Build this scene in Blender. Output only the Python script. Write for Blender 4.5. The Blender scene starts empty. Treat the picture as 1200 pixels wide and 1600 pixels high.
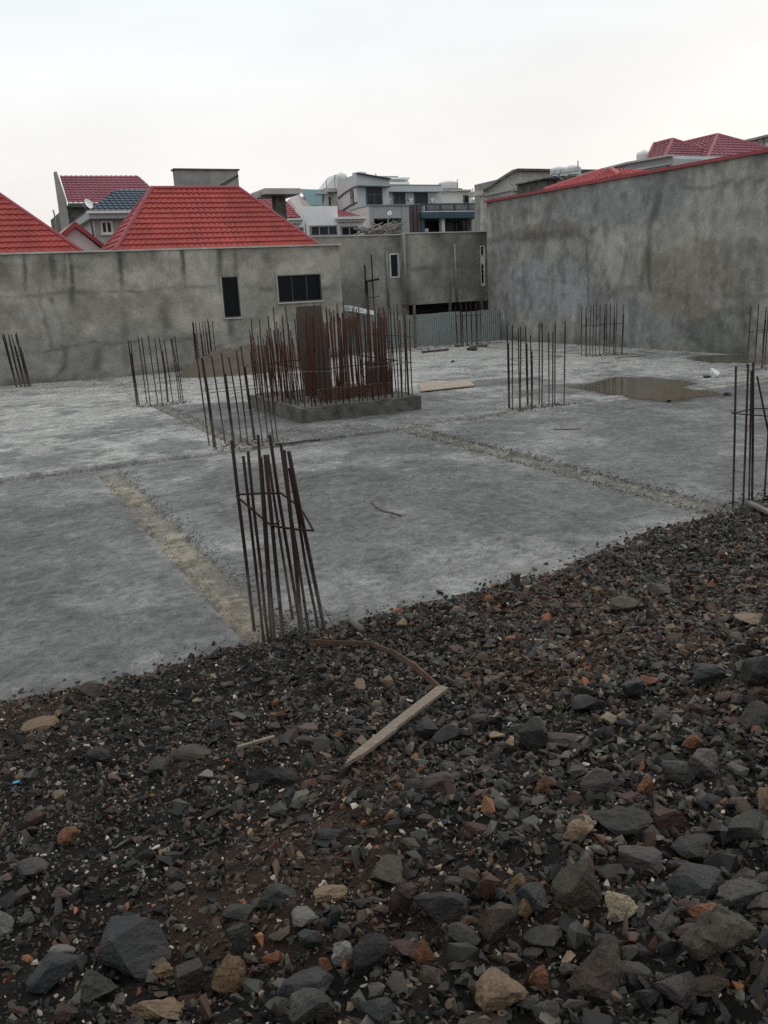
import bpy, bmesh, math, random
import numpy as np
from mathutils import Vector, Matrix

random.seed(7)
RNG = np.random.default_rng(11)
D = bpy.data
SC = bpy.context.scene
COL = SC.collection

# ------------------------------------------------------------------ camera model (world Z up, X along the far wall, Y away)
F, H = 1345.0, 2.6
def _rot():
    d1 = np.array([-80 - 600, 800 - 483, -F]); d2 = np.array([3500 - 600, 800 - 300, -F])
    Y = d1 / np.linalg.norm(d1); X = d2 - Y * (d2 @ Y); X /= np.linalg.norm(X)
    return np.array([X, Y, np.cross(X, Y)])
ROT = _rot()
CAM = np.array([0, 0, H])
def ray(x, y): return ROT @ np.array([x - 600, 800 - y, -F])
def onz(x, y, z=0.0):
    d = ray(x, y); return CAM + d * ((z - H) / d[2])
def onY(x, y, Yv):
    d = ray(x, y); return CAM + d * (Yv / d[1])
def onX(x, y, Xv):
    d = ray(x, y); return CAM + d * (Xv / d[0])
def proj(p):
    c = ROT.T @ (np.asarray(p, float) - CAM)
    return 600 + F * c[0] / -c[2], 800 - F * c[1] / -c[2]

# ------------------------------------------------------------------ numeric noise
def _hash(ix, iy, seed):
    h = (ix.astype(np.int64) * 374761393 + iy.astype(np.int64) * 668265263 + seed * 974711) & 0xFFFFFFFF
    h = ((h ^ (h >> 13)) * 1274126177) & 0xFFFFFFFF
    h = h ^ (h >> 16)
    return (h & 0xFFFF) / 65535.0
def vnoise(x, y, seed=0):
    x = np.asarray(x, float); y = np.asarray(y, float)
    ix = np.floor(x); iy = np.floor(y); fx = x - ix; fy = y - iy
    fx = fx * fx * (3 - 2 * fx); fy = fy * fy * (3 - 2 * fy)
    a = _hash(ix, iy, seed); b = _hash(ix + 1, iy, seed); c = _hash(ix, iy + 1, seed); d = _hash(ix + 1, iy + 1, seed)
    return (a * (1 - fx) + b * fx) * (1 - fy) + (c * (1 - fx) + d * fx) * fy
def fbm(x, y, seed=0, octv=5, gain=0.5):
    s = 0; a = 1; t = 0
    for o in range(octv):
        s = s + a * vnoise(x * 2 ** o, y * 2 ** o, seed + o * 17); t += a; a *= gain
    return s / t
def sstep(a, b, x):
    t = np.clip((np.asarray(x, float) - a) / (b - a), 0, 1); return t * t * (3 - 2 * t)
def lerp3(a, b, t):
    return np.asarray(a) * (1 - t[..., None]) + np.asarray(b) * t[..., None]

# ------------------------------------------------------------------ objects
ORG = {}
def obj(name, me, mat, parent=None, smooth=False):
    """link a mesh (given in world coordinates) as ONE object; a child shares its thing's origin"""
    if isinstance(me, MB): me = me.mesh(name)
    org = np.array(ORG.get(parent.name, (0, 0, 0)) if parent else (0, 0, 0), float)
    n = len(me.vertices); co = np.empty(n * 3, np.float32); me.vertices.foreach_get('co', co)
    if parent is None:
        cc = co.reshape(-1, 3)
        org = np.array([(cc[:, 0].min() + cc[:, 0].max()) / 2, (cc[:, 1].min() + cc[:, 1].max()) / 2, cc[:, 2].min()], float)
    co = (co.reshape(-1, 3) - org).astype(np.float32); me.vertices.foreach_set('co', co.ravel())
    if mat: me.materials.append(mat)
    if smooth: me.polygons.foreach_set('use_smooth', np.ones(len(me.polygons), bool))
    me.update()
    o = D.objects.new(name, me); COL.objects.link(o)
    if parent: o.parent = parent
    else: o.location = org
    ORG[o.name] = tuple(org)
    return o
def tag(o, label, cat, group=None):
    o['label'] = label; o['category'] = cat
    if group: o['group'] = group
    return o
def kind(o, k): o['kind'] = k; return o
def thing(name, label, cat, loc, group=None):
    o = D.objects.new(name, None); COL.objects.link(o); o.location = loc; o.empty_display_size = .3
    ORG[o.name] = tuple(float(v) for v in loc)
    return tag(o, label, cat, group)

class MB:
    def __init__(s): s.v = []; s.f = []
    def add(s, vs, fs):
        b = len(s.v); s.v += [tuple(map(float, p)) for p in vs]; s.f += [tuple(b + i for i in f) for f in fs]; return s
    def box(s, x0, x1, y0, y1, z0, z1):
        return s.add([(x0, y0, z0), (x1, y0, z0), (x1, y1, z0), (x0, y1, z0), (x0, y0, z1), (x1, y0, z1), (x1, y1, z1), (x0, y1, z1)],
                     [(0, 3, 2, 1), (4, 5, 6, 7), (0, 1, 5, 4), (1, 2, 6, 5), (2, 3, 7, 6), (3, 0, 4, 7)])
    def prism(s, pts, off):
        """polygon pts extruded by vector off"""
        n = len(pts); q = [np.asarray(p, float) + np.asarray(off, float) for p in pts]
        return s.add(list(pts) + q, [tuple(range(n))[::-1], tuple(range(n, 2 * n))] + [(i, (i + 1) % n, n + (i + 1) % n, n + i) for i in range(n)])
    def poly(s, pts): return s.add(pts, [tuple(range(len(pts)))])
    def tube(s, pts, r, sides=6, r1=None):
        pts = [np.asarray(p, float) for p in pts]; n = len(pts); vs = []; 
        for i, p in enumerate(pts):
            t = pts[min(i + 1, n - 1)] - pts[max(i - 1, 0)]; t = t / (np.linalg.norm(t) + 1e-9)
            a = np.cross(t, (0, 0, 1.0) if abs(t[2]) < .9 else (1.0, 0, 0)); a /= np.linalg.norm(a); b = np.cross(t, a)
            rr = r if r1 is None else r + (r1 - r) * i / (n - 1)
            for k in range(sides):
                an = 2 * math.pi * k / sides; vs.append(p + rr * (math.cos(an) * a + math.sin(an) * b))
        fs = [(i * sides + k, i * sides + (k + 1) % sides, (i + 1) * sides + (k + 1) % sides, (i + 1) * sides + k) for i in range(n - 1) for k in range(sides)]
        fs += [tuple(range(sides))[::-1], tuple((n - 1) * sides + k for k in range(sides))]
        return s.add(vs, fs)
    def bar(s, a, b, w, h):
        """rectangular bar from a to b, w across (horizontal), h up"""
        a = np.asarray(a, float); b = np.asarray(b, float); t = b - a; t /= np.linalg.norm(t)
        u = np.cross(t, (0, 0, 1.0) if abs(t[2]) < .95 else (0, 1.0, 0)); u /= np.linalg.norm(u); n = np.cross(u, t)
        c = [(-1, -1), (1, -1), (1, 1), (-1, 1)]
        return s.add([p + u * w / 2 * i + n * h / 2 * j for p in (a, b) for i, j in c],
                     [(0, 1, 2, 3), (7, 6, 5, 4), (0, 4, 5, 1), (1, 5, 6, 2), (2, 6, 7, 3), (3, 7, 4, 0)])
    def lathe(s, c, prof, sides=20, axis='z'):
        vs = []
        for r, z in prof:
            for k in range(sides):
                an = 2 * math.pi * k / sides
                if axis == 'z': vs.append((c[0] + r * math.cos(an), c[1] + r * math.sin(an), c[2] + z))
                else: vs.append((c[0] + z, c[1] + r * math.cos(an), c[2] + r * math.sin(an)))
        n = len(prof)
        fs = [(i * sides + k, i * sides + (k + 1) % sides, (i + 1) * sides + (k + 1) % sides, (i + 1) * sides + k) for i in range(n - 1) for k in range(sides)]
        fs += [tuple(range(sides))[::-1], tuple((n - 1) * sides + k for k in range(sides))]
        return s.add(vs, fs)
    def mesh(s, name):
        me = D.meshes.new(name); me.from_pydata(s.v, [], s.f); me.update()
        bm = bmesh.new(); bm.from_mesh(me); bmesh.ops.recalc_face_normals(bm, faces=bm.faces); bm.to_mesh(me); bm.free()
        return me

def np_mesh(name, v, tri_or_quad, col=None):
    v = np.ascontiguousarray(v, np.float32); f = np.ascontiguousarray(tri_or_quad, np.int32)
    k = f.shape[1]; me = D.meshes.new(name)
    me.vertices.add(len(v)); me.vertices.foreach_set('co', v.ravel())
    me.loops.add(f.size); me.loops.foreach_set('vertex_index', f.ravel())
    me.polygons.add(len(f)); me.polygons.foreach_set('loop_start', np.arange(0, f.size, k, dtype=np.int32))
    me.polygons.foreach_set('use_smooth', np.zeros(len(f), bool)); me.update(calc_edges=True)
    if col is not None: set_col(me, col)
    return me
def set_col(me, col):
    a = me.attributes.new('Col', 'FLOAT_COLOR', 'POINT')
    c = np.ones((len(col), 4), np.float32); c[:, :3] = col; a.data.foreach_set('color', c.ravel())
def grid_faces(nx, ny):
    i = np.arange(nx - 1)[None, :] + nx * np.arange(ny - 1)[:, None]
    return np.stack([i, i + 1, i + 1 + nx, i + nx], -1)

# ------------------------------------------------------------------ materials
def nodes(name):
    m = D.materials.new(name); m.use_nodes = True; nt = m.node_tree
    return m, nt, nt.nodes['Principled BSDF']
def N(nt, t, **kw):
    n = nt.nodes.new(t)
    for k, v in kw.items():
        if k in n.inputs: n.inputs[k].default_value = v
        else: setattr(n, k, v)
    return n
def mat(name, c, rough=.7, var=.25, scale=8., bump=.0, bscale=60., metal=0., spec=.5, stretch=(1, 1, 1), c2=None, attr=False, fine=None, bdist=.01):
    """colour (or the Col attribute) varied by noise, plus a bump"""
    m, nt, p = nodes(name); L = nt.links.new
    tc = N(nt, 'ShaderNodeTexCoord'); mp = N(nt, 'ShaderNodeMapping'); mp.inputs['Scale'].default_value = stretch
    L(tc.outputs['Object'], mp.inputs[0])
    nz = N(nt, 'ShaderNodeTexNoise', Scale=scale, Detail=6., Roughness=.62); L(mp.outputs[0], nz.inputs[0])
    rp = N(nt, 'ShaderNodeMapRange'); rp.inputs['From Min'].default_value = .3; rp.inputs['From Max'].default_value = .7
    L(nz.outputs[0], rp.inputs['Value'])
    if c2 is not None:
        mx = N(nt, 'ShaderNodeMix', data_type='RGBA'); mx.inputs[6].default_value = (*c, 1); mx.inputs[7].default_value = (*c2, 1)
        L(rp.outputs[0], mx.inputs[0]); src = mx.outputs[2]
    elif attr:
        at = N(nt, 'ShaderNodeAttribute', attribute_name='Col'); src = at.outputs['Color']
    else:
        rgb = N(nt, 'ShaderNodeRGB'); rgb.outputs[0].default_value = (*c, 1); src = rgb.outputs[0]
    r2 = N(nt, 'ShaderNodeMapRange'); r2.inputs['To Min'].default_value = 1 - var; r2.inputs['To Max'].default_value = 1 + var
    L(rp.outputs[0], r2.inputs['Value'])
    mul = N(nt, 'ShaderNodeVectorMath', operation='SCALE'); L(src, mul.inputs[0]); L(r2.outputs[0], mul.inputs['Scale'])
    out = mul.outputs[0]
    if fine:
        n2 = N(nt, 'ShaderNodeTexNoise', Scale=fine[0], Detail=4., Roughness=.7); L(tc.outputs['Object'], n2.inputs[0])
        r3 = N(nt, 'ShaderNodeMapRange'); r3.inputs['From Min'].default_value = .25; r3.inputs['From Max'].default_value = .75
        r3.inputs['To Min'].default_value = 1 - fine[1]; r3.inputs['To Max'].default_value = 1 + fine[1]; L(n2.outputs[0], r3.inputs['Value'])
        m2 = N(nt, 'ShaderNodeVectorMath', operation='SCALE'); L(out, m2.inputs[0]); L(r3.outputs[0], m2.inputs['Scale']); out = m2.outputs[0]
    L(out, p.inputs['Base Color'])
    p.inputs['Roughness'].default_value = rough; p.inputs['Metallic'].default_value = metal
    p.inputs['Specular IOR Level'].default_value = spec
    if bump:
        bn = N(nt, 'ShaderNodeTexNoise', Scale=bscale, Detail=5., Roughness=.65); L(tc.outputs['Object'], bn.inputs[0])
        b = N(nt, 'ShaderNodeBump', Strength=bump, Distance=bdist); L(bn.outputs[0], b.inputs['Height']); L(b.outputs[0], p.inputs['Normal'])
    return m
def rebar_mat():
    m, nt, p = nodes('rusty_steel_bar'); L = nt.links.new
    tc = N(nt, 'ShaderNodeTexCoord'); sx = N(nt, 'ShaderNodeSeparateXYZ'); L(tc.outputs['Object'], sx.inputs[0])
    nz = N(nt, 'ShaderNodeTexNoise', Scale=9., Detail=5.); L(tc.outputs['Object'], nz.inputs[0])
    a = N(nt, 'ShaderNodeMath', operation='MULTIPLY'); a.inputs[1].default_value = 1.1; L(nz.outputs[0], a.inputs[0])
    s = N(nt, 'ShaderNodeMath', operation='SUBTRACT'); L(a.outputs[0], s.inputs[0]); L(sx.outputs[2], s.inputs[1])
    r = N(nt, 'ShaderNodeMapRange'); r.inputs['From Min'].default_value = -.12; r.inputs['From Max'].default_value = .35; L(s.outputs[0], r.inputs['Value'])
    n2 = N(nt, 'ShaderNodeTexNoise', Scale=5., Detail=4.); L(tc.outputs['Object'], n2.inputs[0])
    mx = N(nt, 'ShaderNodeMix', data_type='RGBA'); mx.inputs[6].default_value = (.012, .009, .008, 1); mx.inputs[7].default_value = (.042, .019, .013, 1); L(n2.outputs[0], mx.inputs[0])
    m2 = N(nt, 'ShaderNodeMix', data_type='RGBA'); m2.inputs[7].default_value = (.17, .14, .12, 1); L(mx.outputs[2], m2.inputs[6])
    sc = N(nt, 'ShaderNodeMath', operation='MULTIPLY'); sc.inputs[1].default_value = .7; L(r.outputs[0], sc.inputs[0]); L(sc.outputs[0], m2.inputs[0])
    L(m2.outputs[2], p.inputs['Base Color']); p.inputs['Roughness'].default_value = .75; p.inputs['Specular IOR Level'].default_value = .25
    w = N(nt, 'ShaderNodeTexWave', Scale=22., bands_direction='Z'); L(tc.outputs['Object'], w.inputs[0])
    b = N(nt, 'ShaderNodeBump', Strength=.5, Distance=.003); L(w.outputs[1], b.inputs['Height']); L(b.outputs[0], p.inputs['Normal'])
    return m

M = {}
M['rebar'] = rebar_mat()
M['core_rebar'] = mat('red_rust_steel', (.060, .023, .016), .8, .4, 6, spec=.2)
M['tie'] = mat('tie_wire', (.16, .12, .10), .7, .4, 12, spec=.3)
M['rust'] = mat('rusty_plate', (.07, .032, .02), .8, .35, 5, .4, 40, c2=(.11, .06, .04))
M['slab'] = mat('cast_slab_concrete', (.2, .2, .2), .75, .16, 5, 1., 22, attr=True, fine=(30, .34), bdist=.05, spec=.35)
def slab_mat():
    m, nt, p = nodes('cast_slab_concrete'); L = nt.links.new; tc = N(nt, 'ShaderNodeTexCoord'); at = N(nt, 'ShaderNodeAttribute', attribute_name='Col'); out = at.outputs['Color']
    hs = []
    for sc_, det, ro, a0, a1, m0, m1 in ((34., 4., .7, .28, .72, .74, 1.26), (6., 10., .78, .56, .66, 1., .48), (2.2, 10., .76, .52, .70, .97, 1.34), (1.7, 8., .65, .35, .65, .86, 1.14), (90., 3., .6, .3, .7, .8, 1.2)):
        n = N(nt, 'ShaderNodeTexNoise', Scale=sc_, Detail=det, Roughness=ro, Distortion=.25); L(tc.outputs['Object'], n.inputs[0]); hs.append(n)
        r = N(nt, 'ShaderNodeMapRange'); r.inputs['From Min'].default_value = a0; r.inputs['From Max'].default_value = a1; r.inputs['To Min'].default_value = m0; r.inputs['To Max'].default_value = m1; L(n.outputs[0], r.inputs['Value'])
        v = N(nt, 'ShaderNodeVectorMath', operation='SCALE'); L(out, v.inputs[0]); L(r.outputs[0], v.inputs['Scale']); out = v.outputs[0]
    L(out, p.inputs['Base Color']); p.inputs['Roughness'].default_value = .78; p.inputs['Specular IOR Level'].default_value = .3
    ad = N(nt, 'ShaderNodeMath', operation='ADD'); L(hs[0].outputs[0], ad.inputs[0]); L(hs[1].outputs[0], ad.inputs[1])
    b = N(nt, 'ShaderNodeBump', Strength=1., Distance=.04); L(ad.outputs[0], b.inputs['Height']); L(b.outputs[0], p.inputs['Normal'])
    return m
M['slab'] = slab_mat()
M['wall'] = mat('stained_plaster', (.2, .2, .2), .85, .18, 3., .7, 14, attr=True, fine=(13, .24), bdist=.02, spec=.25)
M['conc'] = mat('raw_concrete', (.25, .245, .23), .85, .3, 1.2, .5, 16, fine=(12, .18), bdist=.02, spec=.25)
M['conc_lt'] = mat('pale_concrete', (.42, .41, .385), .85, .22, 1.0, .4, 16, fine=(10, .12), spec=.25)
M['plinth'] = mat('plinth_concrete', (.055, .052, .045), .85, .4, 3, .8, 20, c2=(.115, .108, .092), fine=(30, .3), bdist=.03)
M['block'] = mat('grey_blockwork', (.42, .405, .37), .9, .25, 1.5, .5, 12, fine=(6, .2), spec=.2)
M['coping'] = mat('pale_coping', (.42, .41, .38), .8, .25, 2)
M['red'] = mat('red_metal_roof', (.37, .066, .056), .6, .22, .5, .0, spec=.35, fine=(5, .16))
def weathered_red():
    m = M['red']; nt = m.node_tree; L = nt.links.new; p = nt.nodes['Principled BSDF']; src = p.inputs['Base Color'].links[0].from_socket
    tc = N(nt, 'ShaderNodeTexCoord'); mp = N(nt, 'ShaderNodeMapping'); mp.inputs['Scale'].default_value = (2.2, .35, .35); L(tc.outputs['Object'], mp.inputs[0])
    n = N(nt, 'ShaderNodeTexNoise', Scale=1.6, Detail=6., Roughness=.65); L(mp.outputs[0], n.inputs[0]); r = N(nt, 'ShaderNodeMapRange'); r.inputs['From Min'].default_value = .48; r.inputs['From Max'].default_value = .72; r.inputs['To Max'].default_value = .45; L(n.outputs[0], r.inputs['Value'])
    x = N(nt, 'ShaderNodeMix', data_type='RGBA'); x.inputs[7].default_value = (.16, .045, .042, 1); L(src, x.inputs[6]); L(r.outputs[0], x.inputs[0]); L(x.outputs[2], p.inputs['Base Color'])
weathered_red()
M['red_old'] = mat('dull_red_roof', (.30, .085, .095), .8, .12, .8)
M['burg'] = mat('burgundy_roof', (.25, .085, .11), .85, .15, .7)
M['flash'] = mat('red_flashing', (.25, .028, .036), .45, .15, 1.0)
M['pinkred'] = mat('faded_pink_red_roof', (.42, .095, .10), .85, .12, .8)
M['blue'] = mat('blue_metal_roof', (.035, .06, .09), .5, .15, .8)
M['teal'] = mat('teal_sheet_roof', (.035, .115, .125), .5, .15, .8)
M['glass'] = mat('dark_glass', (.008, .009, .012), .18, .2, 2, spec=.10)
M['glass_grey'] = mat('grey_window_glass', (.022, .028, .034), .18, .3, 1.0, spec=.16)
M['glass_pale'] = mat('frosted_glass', (.14, .16, .16), .2, .2, 1.5)
M['frame_w'] = mat('white_frame', (.62, .62, .60), .5, .08, 3)
M['frame_g'] = mat('grey_frame', (.25, .25, .25), .5, .1, 3)
M['frame_d'] = mat('dark_frame', (.05, .055, .06), .5, .1, 3)
M['white'] = mat('white_paint', (.78, .78, .77), .7, .07, 1.2, fine=(4, .04))
M['offwhite'] = mat('weathered_white', (.66, .66, .64), .8, .12, 1.0, fine=(5, .1))
M['stainwhite'] = mat('stained_white', (.72, .71, .68), .8, .18, 1.2, c2=(.50, .49, .46), fine=(5, .12))
M['pink'] = mat('pinkish_render', (.54, .48, .465), .8, .08, 1.2)
M['bluegrey'] = mat('blue_grey_paint', (.43, .465, .48), .7, .08, 1.0)
M['midgrey'] = mat('mid_grey_paint', (.31, .33, .34), .7, .10, 1.0)
M['navy'] = mat('dark_teal_blue_paint', (.035, .075, .10), .6, .12, 1.2)
M['plum'] = mat('plum_cladding', (.085, .062, .068), .6, .2, 2)
M['stone'] = mat('stone_cladding', (.10, .11, .11), .8, .8, 9)
M['rail'] = mat('rail_paint', (.05, .06, .07), .5, .1, 3)
M['tank'] = mat('white_tank_plastic', (.72, .73, .73), .45, .06, 2)
M['dark'] = mat('painted_shade_dark', (.03, .03, .032), .9, .3, 2)  # near-black colour puts the shade under the overhang into the wall itself
M['fence'] = mat('weathered_green_sheet', (.28, .305, .30), .45, .25, .9, fine=(4, .18), c2=(.17, .20, .19), metal=.15)
M['sheet'] = mat('white_roof_sheet', (.55, .57, .58), .35, .1, 2, metal=.2)
M['pipe'] = mat('grey_pipe', (.22, .22, .21), .6, .2, 3)
M['board'] = mat('stained_board', (.085, .062, .048), .85, .4, 4, .3, 40, c2=(.05, .035, .028))
M['wood'] = mat('weathered_lath', (.17, .13, .098), .8, .35, 5, .4, 60, stretch=(8, 8, 8), fine=(50, .2))
M['wood_old'] = mat('old_plank', (.13, .105, .085), .85, .35, 5, .4, 50)
M['wood_dk'] = mat('dark_wet_plank', (.035, .03, .027), .8, .35, 5)
M['poles'] = mat('eucalyptus_poles', (.23, .21, .19), .8, .5, 2.5)
M['ply'] = mat('plywood_board', (.34, .265, .20), .75, .15, 2, fine=(10, .1))
M['soil'] = mat('heaped_soil', (.17, .135, .108), .95, .35, 3, 1., 12, c2=(.095, .076, .062), fine=(25, .3), bdist=.06)
M['rubble'] = mat('rubble_fines', (.04, .032, .027), .95, .35, 8, 1., 70, attr=True, fine=(90, .6), bdist=.03, spec=.2)
M['gravel'] = mat('crushed_stone', (.05, .05, .05), .58, .25, 30, .5, 150, attr=True, fine=(160, .25), bdist=.004, spec=.3)
M['crumb'] = mat('concrete_crumbs', (.12, .115, .105), .9, .3, 20, attr=True)
M['bag'] = mat('white_plastic_bag', (.75, .75, .74), .4, .05, 9)
M['scrap'] = mat('dark_scrap', (.03, .03, .03), .8, .3, 9)
M['dirt'] = mat('open_ground', (.10, .08, .06), .95, .35, .4, .6, 4)
M['bluebit'] = mat('blue_plastic', (.05, .25, .36), .5, .1, 9)
m, nt, p = nodes('puddle_water'); M['water'] = m
p.inputs['Base Color'].default_value = (.042, .034, .024, 1); p.inputs['Roughness'].default_value = .09; p.inputs['Specular IOR Level'].default_value = .4
_n = N(nt, 'ShaderNodeTexNoise', Scale=1.4, Detail=3.); _t = N(nt, 'ShaderNodeTexCoord'); nt.links.new(_t.outputs['Object'], _n.inputs[0])
_b = N(nt, 'ShaderNodeBump', Strength=.08, Distance=.01); nt.links.new(_n.outputs[0], _b.inputs['Height']); nt.links.new(_b.outputs[0], p.inputs['Normal'])
_c = N(nt, 'ShaderNodeMix', data_type='RGBA'); _c.inputs[6].default_value = (.07, .054, .034, 1); _c.inputs[7].default_value = (.135, .102, .066, 1)
nt.links.new(_n.outputs[0], _c.inputs[0]); nt.links.new(_c.outputs[2], p.inputs['Base Color'])
_a = N(nt, 'ShaderNodeAttribute', attribute_name='Col'); _m = N(nt, 'ShaderNodeMath', operation='MULTIPLY_ADD'); _m.inputs[1].default_value = .9; _n2 = N(nt, 'ShaderNodeTexNoise', Scale=3.5, Detail=5.); nt.links.new(_t.outputs['Object'], _n2.inputs[0])
_s = N(nt, 'ShaderNodeMath', operation='SUBTRACT'); _s.inputs[1].default_value = .45; nt.links.new(_n2.outputs[0], _s.inputs[0]); nt.links.new(_a.outputs['Fac'], _m.inputs[0]); nt.links.new(_s.outputs[0], _m.inputs[2])
_r = N(nt, 'ShaderNodeMapRange'); _r.inputs['From Min'].default_value = .08; _r.inputs['From Max'].default_value = .62; nt.links.new(_m.outputs[0], _r.inputs['Value']); nt.links.new(_r.outputs[0], p.inputs['Alpha'])

# ------------------------------------------------------------------ rubble heightfield
def edge_y(x): 
    x = np.asarray(x, float)
    return 5.93 + .50 * sstep(3.8, 6.2, x) + .30 * sstep(6.0, 8.5, x) + .26 * (fbm(x * 1.4, x * 0 + 3.3, 5, 4) - .5) + .1 * (vnoise(x * 7, x * 0, 9) - .5)
def hz(x, y):
    x = np.asarray(x, float); y = np.asarray(y, float)
    t = edge_y(x) - y
    tp = np.clip(t, 0, None)
    z = .19 * tp + .07 * (1 - np.exp(-tp / .18))
    z = np.where(z > .9, .9 + (1.1 - .9) * (1 - np.exp(-(z - .9) / .2)), z)
    n = (fbm(x * .9, y * .9, 21, 3) - .5) * .16 + (fbm(x * 4, y * 4, 31, 4) - .5) * .09
    z = z + n * sstep(0, .9, tp) + .10 * sstep(2.0, 3.6, x) * sstep(2.0, 4.2, tp)
    return np.where(t > 0, z, -.05 + .08 * np.clip(t, -2, 0))
def pz(px, py):
    """where the ray through a photo point meets the rubble (or the slab beyond it)"""
    d = ray(px, py); t = np.linspace(.3, 14, 3000) / np.linalg.norm(d)
    P = CAM + d * t[:, None]; g = np.maximum(hz(P[:, 0], P[:, 1]), 0.0)
    k = int(np.argmax(P[:, 2] < g)); return P[k]

# ------------------------------------------------------------------ setting: ground, slab, rubble bed
me = MB(); me.box(-400, 400, -300, 500, -1.4, -.9)
kind(obj('ground', me, M['dirt']), 'structure')

def slab():
    ys = [4.2]
    while ys[-1] < 35.4: ys.append(ys[-1] + max(.024, .0036 * ys[-1]))
    ys = np.array(ys)
    xs = np.concatenate([np.arange(-14, -.6, .25), np.arange(-.6, 22.9, .04)])
    X, Y = np.meshgrid(xs, ys)
    wx = X + .09 * (fbm(X * 2.2, Y * 2.2, 41, 4) - .5) + .035 * (vnoise(X * 14, Y * 14, 44) - .5)
    wy = Y + .09 * (fbm(X * 2.2, Y * 2.2, 51, 4) - .5) + .035 * (vnoise(X * 14, Y * 14, 54) - .5)
    def rect(x0, x1, y0, y1, soft=.03):
        return np.minimum(np.minimum(wx - x0, x1 - wx), np.minimum(wy - y0, y1 - wy))
    # recessed beam strips between the cast panels (distance inside the strip, >0 inside)
    S = {'sand': rect(1.66, 2.02, 4, 13.75), 'grit': rect(7.16, 7.58, 5, 14.0), 'cross': rect(-20, 7.9, 14.14, 14.40) , 'cross2': rect(7.4, 10.4, 14.50, 14.80),
         'back': rect(4.18, 4.56, 15.0, 21.9), 'right': rect(11.2, 23, 14.62, 14.84), 'far': rect(19.4, 19.75, 23.4, 34)}
    z = np.zeros_like(X); strip = np.zeros_like(X)
    for k, wd, dp_ in (('cross', .085, .11), ('back', .08, .08), ('sand', .05, .035), ('grit', .05, .03), ('cross2', .05, .03)):   # a gap opens along the panel edges
        d = S[k]; z -= dp_ * sstep(-.01, .015, d) * sstep(wd, wd * .5, d) * sstep(.36, .48, fbm(X * 1.2, Y * 1.2, 57, 3))
    for k, d in S.items():
        dep = {'sand': .022, 'grit': .016, 'cross': .022, 'cross2': .014, 'back': .03, 'right': .014, 'far': .012}[k]
        a = sstep(-.012, .03, d); z -= dep * a; strip = np.maximum(strip, a)
    z += .030 * sstep(14.36, 14.42, wy) * sstep(.05, -.05, wx - 3.9) * (1 - sstep(2.2, 2.9, wx) * .7)        # the back panel stands a little proud
    big = fbm(X * .22, Y * .22, 61, 4); mid = fbm(X * .9, Y * .9, 71, 5, .55); fin = fbm(X * 4.2, Y * 4.2, 81, 5, .6)
    speck = fbm(X * 13, Y * 13, 91, 3, .6)
    z += (fin - .5) * .013 + (speck - .5) * .008
    # colour of the concrete itself: newer dark panels in front, drier whiter ones behind
    dark = np.array([.178, .178, .172]); pale = np.array([.310, .306, .292]); white = np.array([.43, .422, .40]); wet = np.array([.100, .101, .099])
    backness = sstep(14.3, 14.5, wy) * (1 - sstep(4.0, 4.7, wx) * (1 - sstep(20.2, 21.5, Y + (mid - .5) * 2)) * (1 - sstep(9.2, 11.5, X + (mid - .5) * 2)))
    backness = np.clip(backness, 0, 1)
    pl = sstep(.44, .66, mid * .5 + big * .35 + fin * .15 + .06 * sstep(7, 6, Y) - .05 * (X < 1.6))
    c = lerp3(dark, pale, pl * .85)
    cb = lerp3([.235, .235, .227], white, sstep(.40, .60, mid * .6 + fin * .4 + .10 * sstep(16, 24, Y) - .05 * sstep(4.4, 3.2, X)))
    c = lerp3(c, cb, backness)
    c = lerp3(c, wet, .55 * sstep(.56, .68, fbm(X * .5, Y * .8, 101, 4)) * (1 - backness))
    c = lerp3(c, [.10, .10, .098], .6 * sstep(.64, .74, speck * .6 + fin * .4))
    c = lerp3(c, [.42, .41, .39], .35 * sstep(.60, .72, fbm(X * 6, Y * 6, 111, 4)) * (.4 + .6 * pl))
    c = c * (1 + .40 * (fin - .5) + .75 * (speck - .5) + .45 * (fbm(X * .8, Y * 1.6, 117, 5) - .5) + .5 * (vnoise(X * 24, Y * 24, 119) - .5))[..., None]
    # damp stain left of the puddle, and the puddle's wet margin
    for (u, v, a, b) in ((12.9, 19.6, 1.5, .75), (13.7, 16.9, 1.9, .9)):
        d = ((X - u) / a) ** 2 + ((Y - v) / b) ** 2 + (mid - .5) * 2.2
        c = lerp3(c, [.13, .125, .115], .75 * sstep(1.1, .6, d))
    sandc = lerp3([.19, .165, .13], [.40, .345, .265], sstep(.38, .62, fin * .4 + speck * .6))
    gritc = lerp3([.13, .12, .105], [.30, .27, .22], sstep(.36, .64, fin * .4 + speck * .6))
    ssand = sstep(-.012, .03, S['sand']); c = lerp3(c, gritc, np.clip(strip - ssand, 0, 1) * .85); c = lerp3(c, sandc, ssand * .95)
    c = lerp3(c, [.17, .15, .12], .6 * sstep(8.5, 6.2, Y) * sstep(.5, .62, fin) * ssand); c = lerp3(c, [.20, .19, .17], .7 * sstep(.52, .62, fbm(X * 3, Y * 2, 127, 4) + .12 * sstep(1.86, 2.02, wx)) * ssand)
    v = np.stack([X, Y, z], -1).reshape(-1, 3)
    me = np_mesh('concrete_slab', v, grid_faces(len(xs), len(ys)).reshape(-1, 4), np.clip(c, .02, .6).reshape(-1, 3))
    o = kind(obj('slab', me, M['slab'], smooth=True), 'structure')
slab()
e = MB(); e.box(-14, 22.9, 4.2, 35.4, -.95, -.30); kind(obj('slab_base', e, M['conc']), 'structure')

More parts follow.
